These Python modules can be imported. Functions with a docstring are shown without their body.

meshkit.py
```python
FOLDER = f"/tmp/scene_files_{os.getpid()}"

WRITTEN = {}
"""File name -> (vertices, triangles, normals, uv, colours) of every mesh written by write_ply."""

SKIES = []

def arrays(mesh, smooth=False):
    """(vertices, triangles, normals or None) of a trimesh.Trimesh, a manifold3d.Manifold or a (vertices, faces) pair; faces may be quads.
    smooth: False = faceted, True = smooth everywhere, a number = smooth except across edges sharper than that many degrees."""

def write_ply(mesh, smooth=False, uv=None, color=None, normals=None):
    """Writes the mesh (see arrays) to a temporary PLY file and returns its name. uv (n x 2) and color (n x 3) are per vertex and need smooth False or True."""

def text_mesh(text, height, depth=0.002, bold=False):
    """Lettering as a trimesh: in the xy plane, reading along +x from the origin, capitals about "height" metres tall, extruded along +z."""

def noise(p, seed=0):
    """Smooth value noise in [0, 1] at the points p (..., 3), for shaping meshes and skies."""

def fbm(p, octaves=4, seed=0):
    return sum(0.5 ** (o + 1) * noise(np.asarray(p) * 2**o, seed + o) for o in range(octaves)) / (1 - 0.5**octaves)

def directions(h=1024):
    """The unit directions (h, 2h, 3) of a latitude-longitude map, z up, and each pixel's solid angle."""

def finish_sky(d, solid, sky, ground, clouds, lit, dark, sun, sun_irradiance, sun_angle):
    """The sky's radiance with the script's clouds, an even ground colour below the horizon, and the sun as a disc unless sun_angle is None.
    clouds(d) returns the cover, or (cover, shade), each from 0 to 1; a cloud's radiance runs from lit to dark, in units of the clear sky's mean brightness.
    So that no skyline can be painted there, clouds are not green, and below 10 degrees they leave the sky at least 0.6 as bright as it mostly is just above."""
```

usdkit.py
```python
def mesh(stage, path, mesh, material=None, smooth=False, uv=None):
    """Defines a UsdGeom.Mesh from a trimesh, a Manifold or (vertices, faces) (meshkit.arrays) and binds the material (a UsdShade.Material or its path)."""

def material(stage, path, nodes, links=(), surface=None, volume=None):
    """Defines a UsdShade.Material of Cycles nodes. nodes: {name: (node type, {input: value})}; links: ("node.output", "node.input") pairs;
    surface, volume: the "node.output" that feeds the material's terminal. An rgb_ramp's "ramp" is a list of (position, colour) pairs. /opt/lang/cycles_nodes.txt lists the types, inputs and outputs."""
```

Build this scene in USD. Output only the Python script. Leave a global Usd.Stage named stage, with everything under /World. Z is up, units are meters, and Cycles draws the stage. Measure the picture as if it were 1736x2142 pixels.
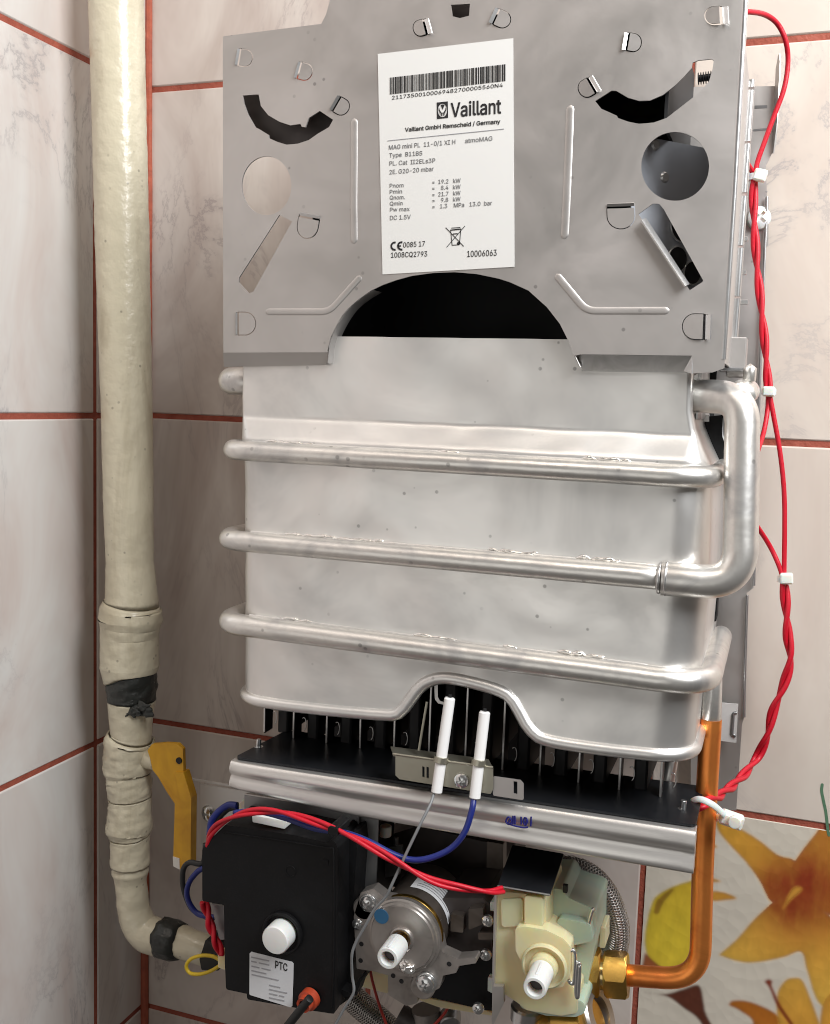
import math, random
import numpy as np, trimesh, shapely, manifold3d
from shapely.geometry import Polygon, LineString, Point, box as sbox
from shapely import affinity
from scipy.ndimage import gaussian_filter
import usdkit, meshkit
from pxr import Usd, UsdGeom, UsdLux, UsdShade, Gf, Sdf, Vt

rng = np.random.default_rng(7)
stage = Usd.Stage.CreateInMemory()
UsdGeom.SetStageUpAxis(stage, UsdGeom.Tokens.z); UsdGeom.SetStageMetersPerUnit(stage, 1.0)
UsdGeom.Xform.Define(stage, '/World'); UsdGeom.Scope.Define(stage, '/World/Looks')
A3 = lambda *a: np.array(a, float)

# ---------------------------------------------------------------- camera
F, CX, CY = 2150.0, 868.0, 1071.0                       # focal length and centre in units of a 1736 x 2142 picture
CR = A3((0.9410555, -0.3313695, -0.0678877), (0.3366410, 0.9370818, 0.0924689), (0.0329750, -0.1098721, 0.9933986))  # columns: right, forward, up
CP = A3(0.574554, -0.844011, 0.024772)
cam = UsdGeom.Camera.Define(stage, '/World/camera')
cam.CreateHorizontalApertureAttr(36.0); cam.CreateVerticalApertureAttr(36.0 * 1024 / 830)
cam.CreateFocalLengthAttr(F / 1736 * 36.0); cam.CreateClippingRangeAttr(Gf.Vec2f(0.01, 50))
r_, f_, u_ = CR.T
cam.AddTransformOp().Set(Gf.Matrix4d(*r_, 0, *u_, 0, *(-f_), 0, *CP, 1))
cam.CreateExposureAttr(0.34)

# ---------------------------------------------------------------- light: a window at the right, a lamp above, the dim room
def dome(col, s):
    d = UsdLux.DomeLight.Define(stage, '/World/room_light')
    m = usdkit.material(stage, '/World/Looks/room_light', {'b': ('background_shader', {'color': col, 'strength': s})}, surface='b.background')
    UsdShade.MaterialBindingAPI.Apply(d.GetPrim()).Bind(m)
def rect(name, pos, aim, w, h, power, col):
    L = UsdLux.RectLight.Define(stage, '/World/' + name)
    L.CreateWidthAttr(w); L.CreateHeightAttr(h); L.CreateIntensityAttr(power); L.CreateColorAttr(Gf.Vec3f(*col)); L.CreateNormalizeAttr(False)
    pos, aim = A3(*pos), A3(*aim)
    z = pos - aim; z /= np.linalg.norm(z); x = np.cross((0, 0, 1), z); x /= np.linalg.norm(x); y = np.cross(z, x)
    L.AddTransformOp().Set(Gf.Matrix4d(*x, 0, *y, 0, *z, 0, *pos, 1))
dome((1.0, 0.91, 0.84), 0.055)
rect('window_light', (1.16, -0.64, 0.80), (0.35, -0.1, 0.05), 0.55, 0.75, 15.5, (0.97, 0.985, 1.0))
rect('ceiling_lamp', (0.35, -1.0, 1.25), (0.3, -0.1, 0.1), 0.6, 0.5, 3.4, (1.0, 0.89, 0.78))

rect('room_lamp', (-0.05, -1.75, -0.28), (0.35, -0.2, -0.1), 1.5, 0.85, 0.62, (0.98, 0.97, 0.93))

# ---------------------------------------------------------------- helpers
def P(u, v, Y):
    """The point where the sight line of picture point (u, v) meets the plane y = Y, parallel to the back wall."""
    d = CR @ A3((u - CX) / F, 1.0, -(v - CY) / F)
    return CP + d * ((Y - CP[1]) / d[1])
def PL(u, v, X):
    d = CR @ A3((u - CX) / F, 1.0, -(v - CY) / F)
    return CP + d * ((X - CP[0]) / d[0])
def PX(p, Y): return np.array([P(u, v, Y) for u, v in p])
def Z(x0, y0, s): return lambda *pts: [((x0 + x / s) / 1.19528, (y0 + y / s) / 1.19528) for x, y in pts]
z1, z2, z3, z4, z5, z6 = (Z(a, b, 2.17) for a, b in ((500, 0), (1275, 0), (500, 450), (1275, 450), (500, 900), (1275, 900)))
c1, c2 = Z(500, 1350, 2.17), Z(1275, 1350, 2.17)
b3, b4, b5, b6 = Z(400, 1900, 2.8933), Z(850, 1900, 2.8933), Z(1200, 1900, 2.8933), Z(1575, 1900, 3.246)
l3, lb, zr = Z(0, 1700, 2.49), Z(920, 80, 3.455), Z(1700, 0, 4.283)

class Thing:
    def __init__(s, name, label, cat, base=(0, 0, 0), group=None, kind=None):
        s.n, s.base = {}, A3(*base)
        s.path = numbered('/World', name)
        x = UsdGeom.Xform.Define(stage, s.path); x.AddTranslateOp().Set(Gf.Vec3d(*s.base)); tag(x.GetPrim(), label, cat, group, kind)
COUNT = {}
def numbered(parent, name):
    k = COUNT.get((parent, name), 0); COUNT[(parent, name)] = k + 1
    return f'{parent}/{name}' + (f'_{k:03d}' if k else '')
def tag(p, label=None, cat=None, group=None, kind=None):
    for k, v in (('label', label), ('category', cat), ('group', group), ('kind', kind)):
        if v: p.SetCustomDataByKey(k, v)
class Sub:
    def __init__(s, path, base): s.path, s.base = path, base
def tm(m):
    if isinstance(m, (list, tuple)) and not (len(m) == 2 and isinstance(m[0], np.ndarray)): return trimesh.util.concatenate([tm(x) for x in m])
    if hasattr(m, 'to_mesh'):
        q = m.to_mesh(); return trimesh.Trimesh(q.vert_properties[:, :3], q.tri_verts, process=False)
    if isinstance(m, tuple): return trimesh.Trimesh(*m, process=False)
    return m
def part(par, name, mesh, mat, smooth=32, label=None, kind=None, color=None):
    """Defines one mesh (given in world coordinates) as a child of a thing or of a part."""
    t = tm(mesh).copy(); t.apply_translation(-par.base)
    path = numbered(par.path, name)
    m = usdkit.mesh(stage, path, t, M[mat], smooth=smooth)
    if color is not None:
        UsdGeom.PrimvarsAPI(m).CreatePrimvar('tint', Sdf.ValueTypeNames.Color3fArray, 'vertex').Set(Vt.Vec3fArray.FromNumpy(color.astype(np.float32)))
    tag(m.GetPrim(), label, None, None, kind)
    return Sub(path, par.base)
def group_part(par, name, label=None):
    path = numbered(par.path, name); x = UsdGeom.Xform.Define(stage, path); tag(x.GetPrim(), label)
    return Sub(path, par.base)
def single(name, mesh, mat, label, cat, base=None, smooth=32, group=None, kind=None):
    t = tm(mesh).copy(); base = t.bounds.mean(0) if base is None else A3(*base)
    path = numbered('/World', name); t.apply_translation(-base)
    m = usdkit.mesh(stage, path, t, M[mat], smooth=smooth); UsdGeom.Xformable(m).AddTranslateOp().Set(Gf.Vec3d(*base)); tag(m.GetPrim(), label, cat, group, kind)

def rcorner(pg, r, n=6): return pg.buffer(-r, quad_segs=n).buffer(r, quad_segs=n)
def extr(pg, t):
    pgs = getattr(pg, 'geoms', [pg])
    return trimesh.util.concatenate([trimesh.creation.extrude_polygon(g, t, engine='earcut') for g in pgs if g.area > 1e-12])
def basis(p):
    p = np.asarray(p); n = np.zeros(3)
    for i in range(len(p)): n += np.cross(p[i] - p[0], p[(i + 1) % len(p)] - p[0])
    n /= np.linalg.norm(n)
    if n[1] > 0: n = -n                                   # towards the viewer
    ref = A3(1, 0, 0) if abs(n[0]) < 0.9 else A3(0, 0, 1)
    e1 = ref - n * (ref @ n); e1 /= np.linalg.norm(e1)
    return p.mean(0), e1, np.cross(n, e1), n
def flat(p3, t, holes=(), r=0.0, lift=0.0):
    """A sheet with the outline p3 (points of one plane), its front face there and its thickness t behind it."""
    o, e1, e2, n = basis(p3)
    to2 = lambda q: np.c_[(np.asarray(q) - o) @ e1, (np.asarray(q) - o) @ e2]
    pg = Polygon(to2(p3)).buffer(0)
    if r: pg = rcorner(pg, r)
    for h in holes: pg = pg.difference(h if hasattr(h, 'area') else Polygon(to2(h)).buffer(0))
    m = extr(pg, t); v = m.vertices
    m.vertices = o + v[:, :1] * e1 + v[:, 1:2] * e2 + (v[:, 2:] - t + lift) * n
    return m
def sheet(px, Y, t=0.0012, holes=(), r=0.0, lift=0.0): return flat(PX(px, Y), t, [PX(h, Y) for h in holes], r, lift)
def block(px, Y, Y2, r=0.0): return sheet(px, Y, Y2 - Y, r=r)
def smooth_path(pts, per=8, closed=False):
    p = np.asarray(pts, float); q = np.vstack([2 * p[0] - p[1], p, 2 * p[-1] - p[-2]]); out = []
    for i in range(1, len(q) - 2):
        a, b, c, d = q[i - 1:i + 3]
        for t in np.linspace(0, 1, per, endpoint=False):
            out.append(0.5 * (2 * b + (c - a) * t + (2 * a - 5 * b + 4 * c - d) * t * t + (3 * b - a - 3 * c + d) * t ** 3))
    out.append(p[-1]); return np.array(out)
def fillet(pts, r, n=7):
    """A polyline with its corners rounded by radius r."""
    p = [A3(*q) for q in pts]; out = [p[0]]
    for i in range(1, len(p) - 1):
        a, b = p[i - 1] - p[i], p[i + 1] - p[i]; la, lb_ = np.linalg.norm(a), np.linalg.norm(b)
        d = min(r if np.isscalar(r) else r[i - 1], la * .49, lb_ * .49); s, e = p[i] + a / la * d, p[i] + b / lb_ * d
        out += [(1 - t) ** 2 * s + 2 * t * (1 - t) * p[i] + t * t * e for t in np.linspace(0, 1, n)]
    return np.array(out + [p[-1]])
def frames(p):
    t = np.gradient(p, axis=0); t /= np.maximum(np.linalg.norm(t, axis=1, keepdims=True), 1e-12)
    ref = A3(0, 0, 1) if abs(t[0][2]) < 0.9 else A3(0, 1, 0)
    u = ref - t[0] * (ref @ t[0]); u /= np.linalg.norm(u); U = [u]
    for i in range(1, len(p)):
        u = U[-1] - t[i] * (U[-1] @ t[i]); U.append(u / np.linalg.norm(u))
    U = np.array(U); return t, U, np.cross(t, U)
def tube(p, r, n=14, cap=True, flatten=1.0):
    p = np.asarray(p, float); r = np.broadcast_to(r, len(p)).astype(float)
    t, U, V = frames(p); a = np.linspace(0, 2 * np.pi, n, endpoint=False)
    ring = p[:, None] + r[:, None, None] * (np.cos(a)[None, :, None] * U[:, None] + flatten * np.sin(a)[None, :, None] * V[:, None])
    v = ring.reshape(-1, 3); f = []
    i = np.arange(len(p) - 1)[:, None] * n; j = np.arange(n)[None]; k = (j + 1) % n
    f = np.concatenate([np.stack(np.broadcast_arrays(i + j, i + k, i + n + k), -1).reshape(-1, 3), np.stack(np.broadcast_arrays(i + j, i + n + k, i + n + j), -1).reshape(-1, 3)])
    if cap:
        m = len(v); v = np.vstack([v, p[0], p[-1]]); o = (len(p) - 1) * n; j = np.arange(n); k = (j + 1) % n
        f = np.vstack([f, np.c_[np.full(n, m), k, j], np.c_[np.full(n, m + 1), o + j, o + k]])
    mesh = trimesh.Trimesh(v, f, process=False); 
    if mesh.volume < 0: mesh.invert()
    return mesh
def lathe(profile, o, d, n=28):
    """profile: (radius, distance along d from o)."""
    d = A3(*d) / np.linalg.norm(d); ref = A3(0, 0, 1) if abs(d[2]) < .9 else A3(1, 0, 0)
    u = np.cross(ref, d); u /= np.linalg.norm(u); w = np.cross(d, u); a = np.linspace(0, 2 * np.pi, n, endpoint=False)
    v = np.array([A3(*o) + d * h + (0 if r < 1e-5 else r) * (math.cos(x) * u + math.sin(x) * w) for r, h in profile for x in a]); f = []
    for i in range(len(profile) - 1):
        for j in range(n):
            k = (j + 1) % n; f += [(i * n + j, i * n + k, i * n + n + k), (i * n + j, i * n + n + k, i * n + n + j)]
    m = trimesh.Trimesh(v, f, process=False); m.merge_vertices(digits_vertex=8); m.update_faces(m.nondegenerate_faces()); m.invert() if m.volume < 0 else 0; return m
def cyl(o, d, r, h, n=28, c=None):
    c = min(r, h) * .12 if c is None else c
    return lathe([(1e-6, 0), (r - c, 0), (r, c), (r, h - c), (r - c, h), (1e-6, h)], o, d, n)
def ring(o, d, r0, r1, h, n=28):
    c = (r1 - r0) * .2; return lathe([(r0, 0), (r1 - c, 0), (r1, c), (r1, h - c), (r1 - c, h), (r0, h), (r0, 0)], o, d, n)
def rbox(lo, hi, r=0.001):
    lo, hi = np.minimum(lo, hi), np.maximum(lo, hi); r = min(r, (hi - lo).min() * .45)
    c = [A3(x, y, z) for x in (lo[0], hi[0]) for y in (lo[1], hi[1]) for z in (lo[2], hi[2])]; pts = []
    m = (lo + hi) / 2
    for q in c:
        s = np.sign(q - m)
        for k in range(3):
            for l in range(k + 1, 3):
                w = q.copy(); w[k] -= s[k] * r * .0; 
        for k in range(3):
            w = q - s * r; w[k] = q[k]; pts.append(w)
            w = q - s * r * .3; w[k] = q[k] - s[k] * r * .3; 
        pts.append(q - s * r * .42)
    return trimesh.convex.convex_hull(np.array(pts))
def hexnut(o, d, r, h, rot=0.0):
    d = A3(*d) / np.linalg.norm(d); ref = A3(0, 0, 1) if abs(d[2]) < .9 else A3(1, 0, 0)
    u = np.cross(ref, d); u /= np.linalg.norm(u); w = np.cross(d, u); pts = []
    for k in range(6):
        a = rot + k * math.pi / 3; q = r * (math.cos(a) * u + math.sin(a) * w); pts += [A3(*o) + d * h * .12 + q, A3(*o) + d * h * .88 + q]
    for k in range(24):
        a = k * math.pi / 12; q = r * .9 * (math.cos(a) * u + math.sin(a) * w); pts += [A3(*o) + q, A3(*o) + d * h + q]
    return trimesh.convex.convex_hull(np.array(pts))
def screw(o, d, r, rot=0.3):
    """A pan head with a cross recess; o on the surface, d outwards."""
    dome = lathe([(1e-6, -.2), (1, -.2), (1, .15), (.93, .38), (.7, .55), (.35, .64), (1e-6, .66)], (0, 0, 0), (0, 0, 1), 24)
    m = manifold3d.Manifold(manifold3d.Mesh(dome.vertices.astype(np.float32), dome.faces.astype(np.uint32)))
    for a in (0, 90): m -= manifold3d.Manifold.cube((1.2, .27, 1), True).rotate((0, 0, a + math.degrees(rot))).translate((0, 0, .82))
    assert not m.is_empty()
    t = tm(m); d = A3(*d) / np.linalg.norm(d); t.apply_scale(r); t.apply_transform(trimesh.geometry.align_vectors((0, 0, 1), d)); t.apply_translation(o); return t
def twisted(path, r, pitch, n=8, phase=0.0, loose=1.0):
    p = smooth_path(path, 14); L = np.r_[0, np.cumsum(np.linalg.norm(np.diff(p, axis=0), axis=1))]
    t, U, V = frames(p); a = L / pitch * 2 * np.pi + phase; out = []
    for s in (0, np.pi): out.append(tube(p + r * loose * (np.cos(a + s)[:, None] * U + np.sin(a + s)[:, None] * V), r, n))
    return out
def text_on(txt, a, b, hpx, Y, bold=False, depth=0.00012, lift=0.0001, fit=True):
    """Lettering on the plane y = Y: baseline from picture point a to b, capitals hpx high."""
    A, B = P(*a, Y), P(*b, Y); up = P(a[0] , a[1] - hpx, Y); H = np.linalg.norm(up - A)
    m = meshkit.text_mesh(txt, H, depth, bold); e = B - A; W = np.linalg.norm(e); e /= W; n2 = A3(-e[2], 0, e[0])
    n2 = up - A; n2 /= np.linalg.norm(n2)
    v = m.vertices.copy(); sx = W / v[:, 0].max() if fit else 1.0
    m.vertices = A + v[:, :1] * sx * e + v[:, 1:2] * n2 + A3(0, -1, 0) * (v[:, 2:] + lift)
    if m.volume < 0: m.invert()
    return m
def bar(a, b, w, Y, depth=0.00012, lift=0.0001):
    A, B = P(*a, Y), P(*b, Y); pg = LineString([(A[0], A[2]), (B[0], B[2])]).buffer(w / 2, cap_style=2)
    return xz(pg, Y, depth, lift)
def xz(pg, Y, depth=0.00012, lift=0.0001):
    m = extr(pg, depth); v = m.vertices.copy(); m.vertices = np.c_[v[:, 0], Y - lift - v[:, 2], v[:, 1]]
    if m.volume < 0: m.invert()
    return m
FW = A3(0, -1, 0)
px = lambda Y: (Y - CP[1]) / F * 1.03                      # metres per picture unit at depth Y

# ---------------------------------------------------------------- materials
M = {}
def mat(name, base, rough=.4, metal=0.0, noise=None, bump=None, specks=None, **kw):
    """noise: (scale, second colour, low, high[, stretch]) mixes a second base colour in; bump: (scale, distance)."""
    n = {'p': ('principled_bsdf', {'base_color': base, 'roughness': rough, 'metallic': metal, **kw}), 'g': ('geometry', {})}; l = []
    if noise:
        s, c2_, lo, hi = noise[:4]; st = noise[4] if len(noise) > 4 else (1, 1, 1)
        n['m'] = ('mapping', {'scale': st}); l += [('g.position', 'm.vector'), ('m.vector', 'n.vector')]
        n['n'] = ('noise_texture', {'scale': s, 'detail': 5.0, 'roughness': .6, 'distortion': .6}); n['r'] = ('rgb_ramp', {'ramp': [(lo, base), (hi, c2_)]})
        l += [('n.fac', 'r.fac')]
        if specks:                                           # small dark stains: (density, size, darkness)
            n['sv'] = ('voronoi_texture', {'scale': specks[0]}); n['sn'] = ('noise_texture', {'scale': specks[0] * .35, 'detail': 2.0}); n['sr'] = ('rgb_ramp', {'ramp': [(0, (specks[2],) * 3), (specks[1] * .6, (specks[2],) * 3), (specks[1], (1, 1, 1))]})
            n['sm'] = ('rgb_ramp', {'ramp': [(.5, (0, 0, 0)), (.6, (1, 1, 1))]}); n['sx'] = ('mix_color', {'blend_type': 'multiply'})
            l += [('g.position', 'sv.vector'), ('g.position', 'sn.vector'), ('sv.distance', 'sr.fac'), ('sn.fac', 'sm.fac'), ('sm.color', 'sx.fac'), ('r.color', 'sx.a'), ('sr.color', 'sx.b'), ('sx.result', 'p.base_color')]
        else: l += [('r.color', 'p.base_color')]
        n['rr'] = ('rgb_ramp', {'ramp': [(.3, (rough * .85,) * 3), (.7, (min(1, rough * 1.2),) * 3)]}); l += [('n.fac', 'rr.fac'), ('rr.color', 'p.roughness')]
    if bump:
        n['bn'] = ('noise_texture', {'scale': bump[0], 'detail': 3.0}); n['b'] = ('bump', {'distance': bump[1], 'strength': 1.0})
        l += [('g.position', 'bn.vector'), ('bn.fac', 'b.height'), ('b.normal', 'p.normal')]
    M[name] = usdkit.material(stage, '/World/Looks/' + name, n, l, surface='p.BSDF')
mat('galvanised', (.47, .45, .43), .46, .76, (14, (.55, .52, .50), .35, .7), (160, .00006), (70, .10, .62))
mat('galvanised_dark', (.30, .30, .305), .4, .85, (20, (.4, .4, .4), .3, .7))
mat('flue_grey', (.40, .42, .46), .34, .25, (12, (.48, .50, .54), .35, .7))
mat('galvanised_bright', (.72, .72, .71), .3, .9, (40, (.6, .6, .6), .3, .7))
mat('tinned', (.88, .86, .83), .37, .86, (11, (.64, .635, .62), .36, .70), (4.2, .0075), (75, .11, .55))
mat('tinned_tube', (.80, .78, .74), .34, .85, (24, (.55, .54, .53), .5, .66), (40, .0007), (90, .16, .6))
mat('weld', (.85, .83, .8), .18, .9)
mat('aluminium', (.80, .78, .75), .38, .85, (30, (.62, .6, .58), .35, .7, (.25, 1, 3)))
mat('copper', (.98, .33, .075), .34, .84, (28, (.66, .17, .04), .48, .74), (60, .00015))
mat('brass', (.74, .47, .12), .28, 1.0, (60, (.6, .36, .09), .4, .7))
mat('brass_bright', (.85, .66, .32), .2, 1.0)
mat('olive_steel', (.47, .45, .37), .35, .85, (40, (.36, .34, .27), .35, .7))
mat('zinc', (.75, .76, .76), .22, .95)
mat('dark_steel', (.013, .014, .017), .36, .4, (30, (.022, .024, .028), .3, .7))
mat('stem_green', (.10, .20, .12), .4)
mat('blade_edge', (.72, .71, .69), .3, .9)
mat('soot', (.008, .008, .009), .6)
mat('black_plastic', (.006, .006, .0065), .5, 0, (60, (.008, .008, .009), .3, .7), (900, .00008), specular_ior_level=.22)
mat('black_rubber', (.012, .012, .012), .5)
mat('ceramic', (.86, .85, .84), .22, specular_ior_level=.6)
mat('white_plastic', (.80, .79, .77), .38, 0, subsurface_weight=.15, subsurface_scale=.003)
mat('nylon', (.82, .78, .72), .42, 0, subsurface_weight=.4, subsurface_scale=.003)
mat('cream_plastic', (.82, .655, .36), .4, 0, (30, (.74, .62, .40), .35, .7), subsurface_weight=.35, subsurface_scale=.006)
mat('teal_plastic', (.40, .52, .44), .38, 0, (25, (.56, .58, .43), .35, .75), subsurface_weight=.3, subsurface_scale=.006)
mat('paper', (.74, .735, .71), .6)
mat('paper_grey', (.66, .67, .69), .5)
mat('ink', (.012, .012, .013), .6)
mat('ink_grey', (.16, .16, .165), .6)
mat('ink_pale', (.34, .34, .36), .6)
mat('ink_blue', (.015, .015, .16), .5)
mat('blue_dot', (.03, .13, .26), .4)
mat('red_wire', (.56, .006, .022), .45, 0, None, (700, .0002))
mat('dark_red_wire', (.36, .02, .012), .45)
mat('blue_wire', (.012, .022, .17), .35)
mat('grey_wire', (.20, .205, .21), .4)
mat('yellow_wire', (.62, .43, .02), .4)
mat('orange_rubber', (.42, .055, .02), .45)
mat('white_sheet', (.66, .64, .62), .4, 0, (20, (.52, .5, .47), .45, .8))
mat('valve_metal', (.40, .37, .345), .36, .8, (40, (.5, .46, .43), .35, .7))
mat('valve_body', (.22, .20, .19), .45, .7, (50, (.3, .28, .26), .3, .7), (120, .0004))
mat('drum_dark', (.12, .10, .085), .35, .7, (20, (.2, .17, .15), .35, .7))
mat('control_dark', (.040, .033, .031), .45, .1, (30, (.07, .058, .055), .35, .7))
mat('handle_yellow', (.70, .37, .015), .4, 0, (40, (.52, .24, .01), .35, .75), (150, .0004))
mat('chipped', (.75, .72, .66), .5)
mat('cream_paint', (.66, .60, .45), .30, 0, (24, (.44, .375, .255), .50, .72, (1, 1, .28)), (75, .0016), (110, .15, .6), coat_weight=.25, coat_roughness=.15)
mat('sealing_tape', (.028, .03, .027), .4, 0, (90, (.25, .25, .22), .62, .72), (120, .0015))
mat('braid_steel', (.40, .38, .36), .3, .9)
mat('grout', (.36, .085, .05), .75, 0, (60, (.27, .06, .035), .35, .7), (300, .001))
mat('caulk', (.43, .095, .045), .6, 0, (60, (.3, .07, .04), .35, .7), (80, .002))
def tile_mat(name, a, b, vein, coat=.25):
    M[name] = usdkit.material(stage, '/World/Looks/' + name, {
        'g': ('geometry', {}), 'oi': ('object_info', {}), 'cx': ('combine_xyz', {}), 'vm': ('vector_math', {'math_type': 'add'}), 'mp': ('mapping', {'rotation': (0.2, .7, .3), 'scale': (1, 1, .5)}),
        'mu': ('math', {'math_type': 'multiply', 'value2': 9.0}),
        'n1': ('noise_texture', {'scale': 9.0, 'detail': 5.0, 'roughness': .6, 'distortion': 1.2}), 'r1': ('rgb_ramp', {'ramp': [(.34, a), (.66, b)]}),
        'n2': ('noise_texture', {'scale': 8.5, 'detail': 8.0, 'roughness': .66, 'distortion': 1.1}), 'r2': ('rgb_ramp', {'ramp': [(.455, (0, 0, 0)), (.485, (.22, .22, .22)), (.5, (.8, .8, .8)), (.51, (.2, .2, .2)), (.54, (0, 0, 0))]}),
        'n3': ('noise_texture', {'scale': 5.0, 'detail': 2.0}), 'r3': ('rgb_ramp', {'ramp': [(.45, (0, 0, 0)), (.65, (1, 1, 1))]}), 'ml': ('math', {'math_type': 'multiply'}),
        'x': ('mix_color', {'b': vein}), 'p': ('principled_bsdf', {'roughness': .33, 'specular_ior_level': .5, 'coat_weight': .35, 'coat_roughness': coat})},
        [('oi.random', 'mu.value1'), ('mu.value', 'cx.x'), ('mu.value', 'cx.z'), ('g.position', 'vm.vector1'), ('cx.vector', 'vm.vector2'), ('vm.vector', 'mp.vector'),
         ('mp.vector', 'n1.vector'), ('n1.fac', 'r1.fac'), ('mp.vector', 'n2.vector'), ('n2.fac', 'r2.fac'), ('vm.vector', 'n3.vector'), ('n3.fac', 'r3.fac'), ('r2.color', 'ml.value1'), ('r3.color', 'ml.value2'),
         ('ml.value', 'x.fac'), ('r1.color', 'x.a'), ('x.result', 'p.base_color')], surface='p.BSDF')
tile_mat('marble_tile', (.50, .415, .37), (.68, .615, .56), (.33, .27, .26))
tile_mat('cool_tile', (.58, .50, .46), (.68, .66, .63), (.36, .33, .33))
tile_mat('pale_tile', (.62, .53, .46), (.70, .625, .55), (.40, .36, .35))
M['printed_tile'] = usdkit.material(stage, '/World/Looks/printed_tile', {'a': ('attribute', {'attribute': 'tint'}), 'g': ('geometry', {}), 'v': ('voronoi_texture', {'scale': 95.0}), 'b': ('bump', {'distance': .0007, 'strength': .5}),
    'p': ('principled_bsdf', {'roughness': .4, 'coat_weight': .2, 'coat_roughness': .25})}, [('a.color', 'p.base_color'), ('g.position', 'v.vector'), ('v.distance', 'b.height'), ('b.normal', 'p.normal')], surface='p.BSDF')

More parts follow.
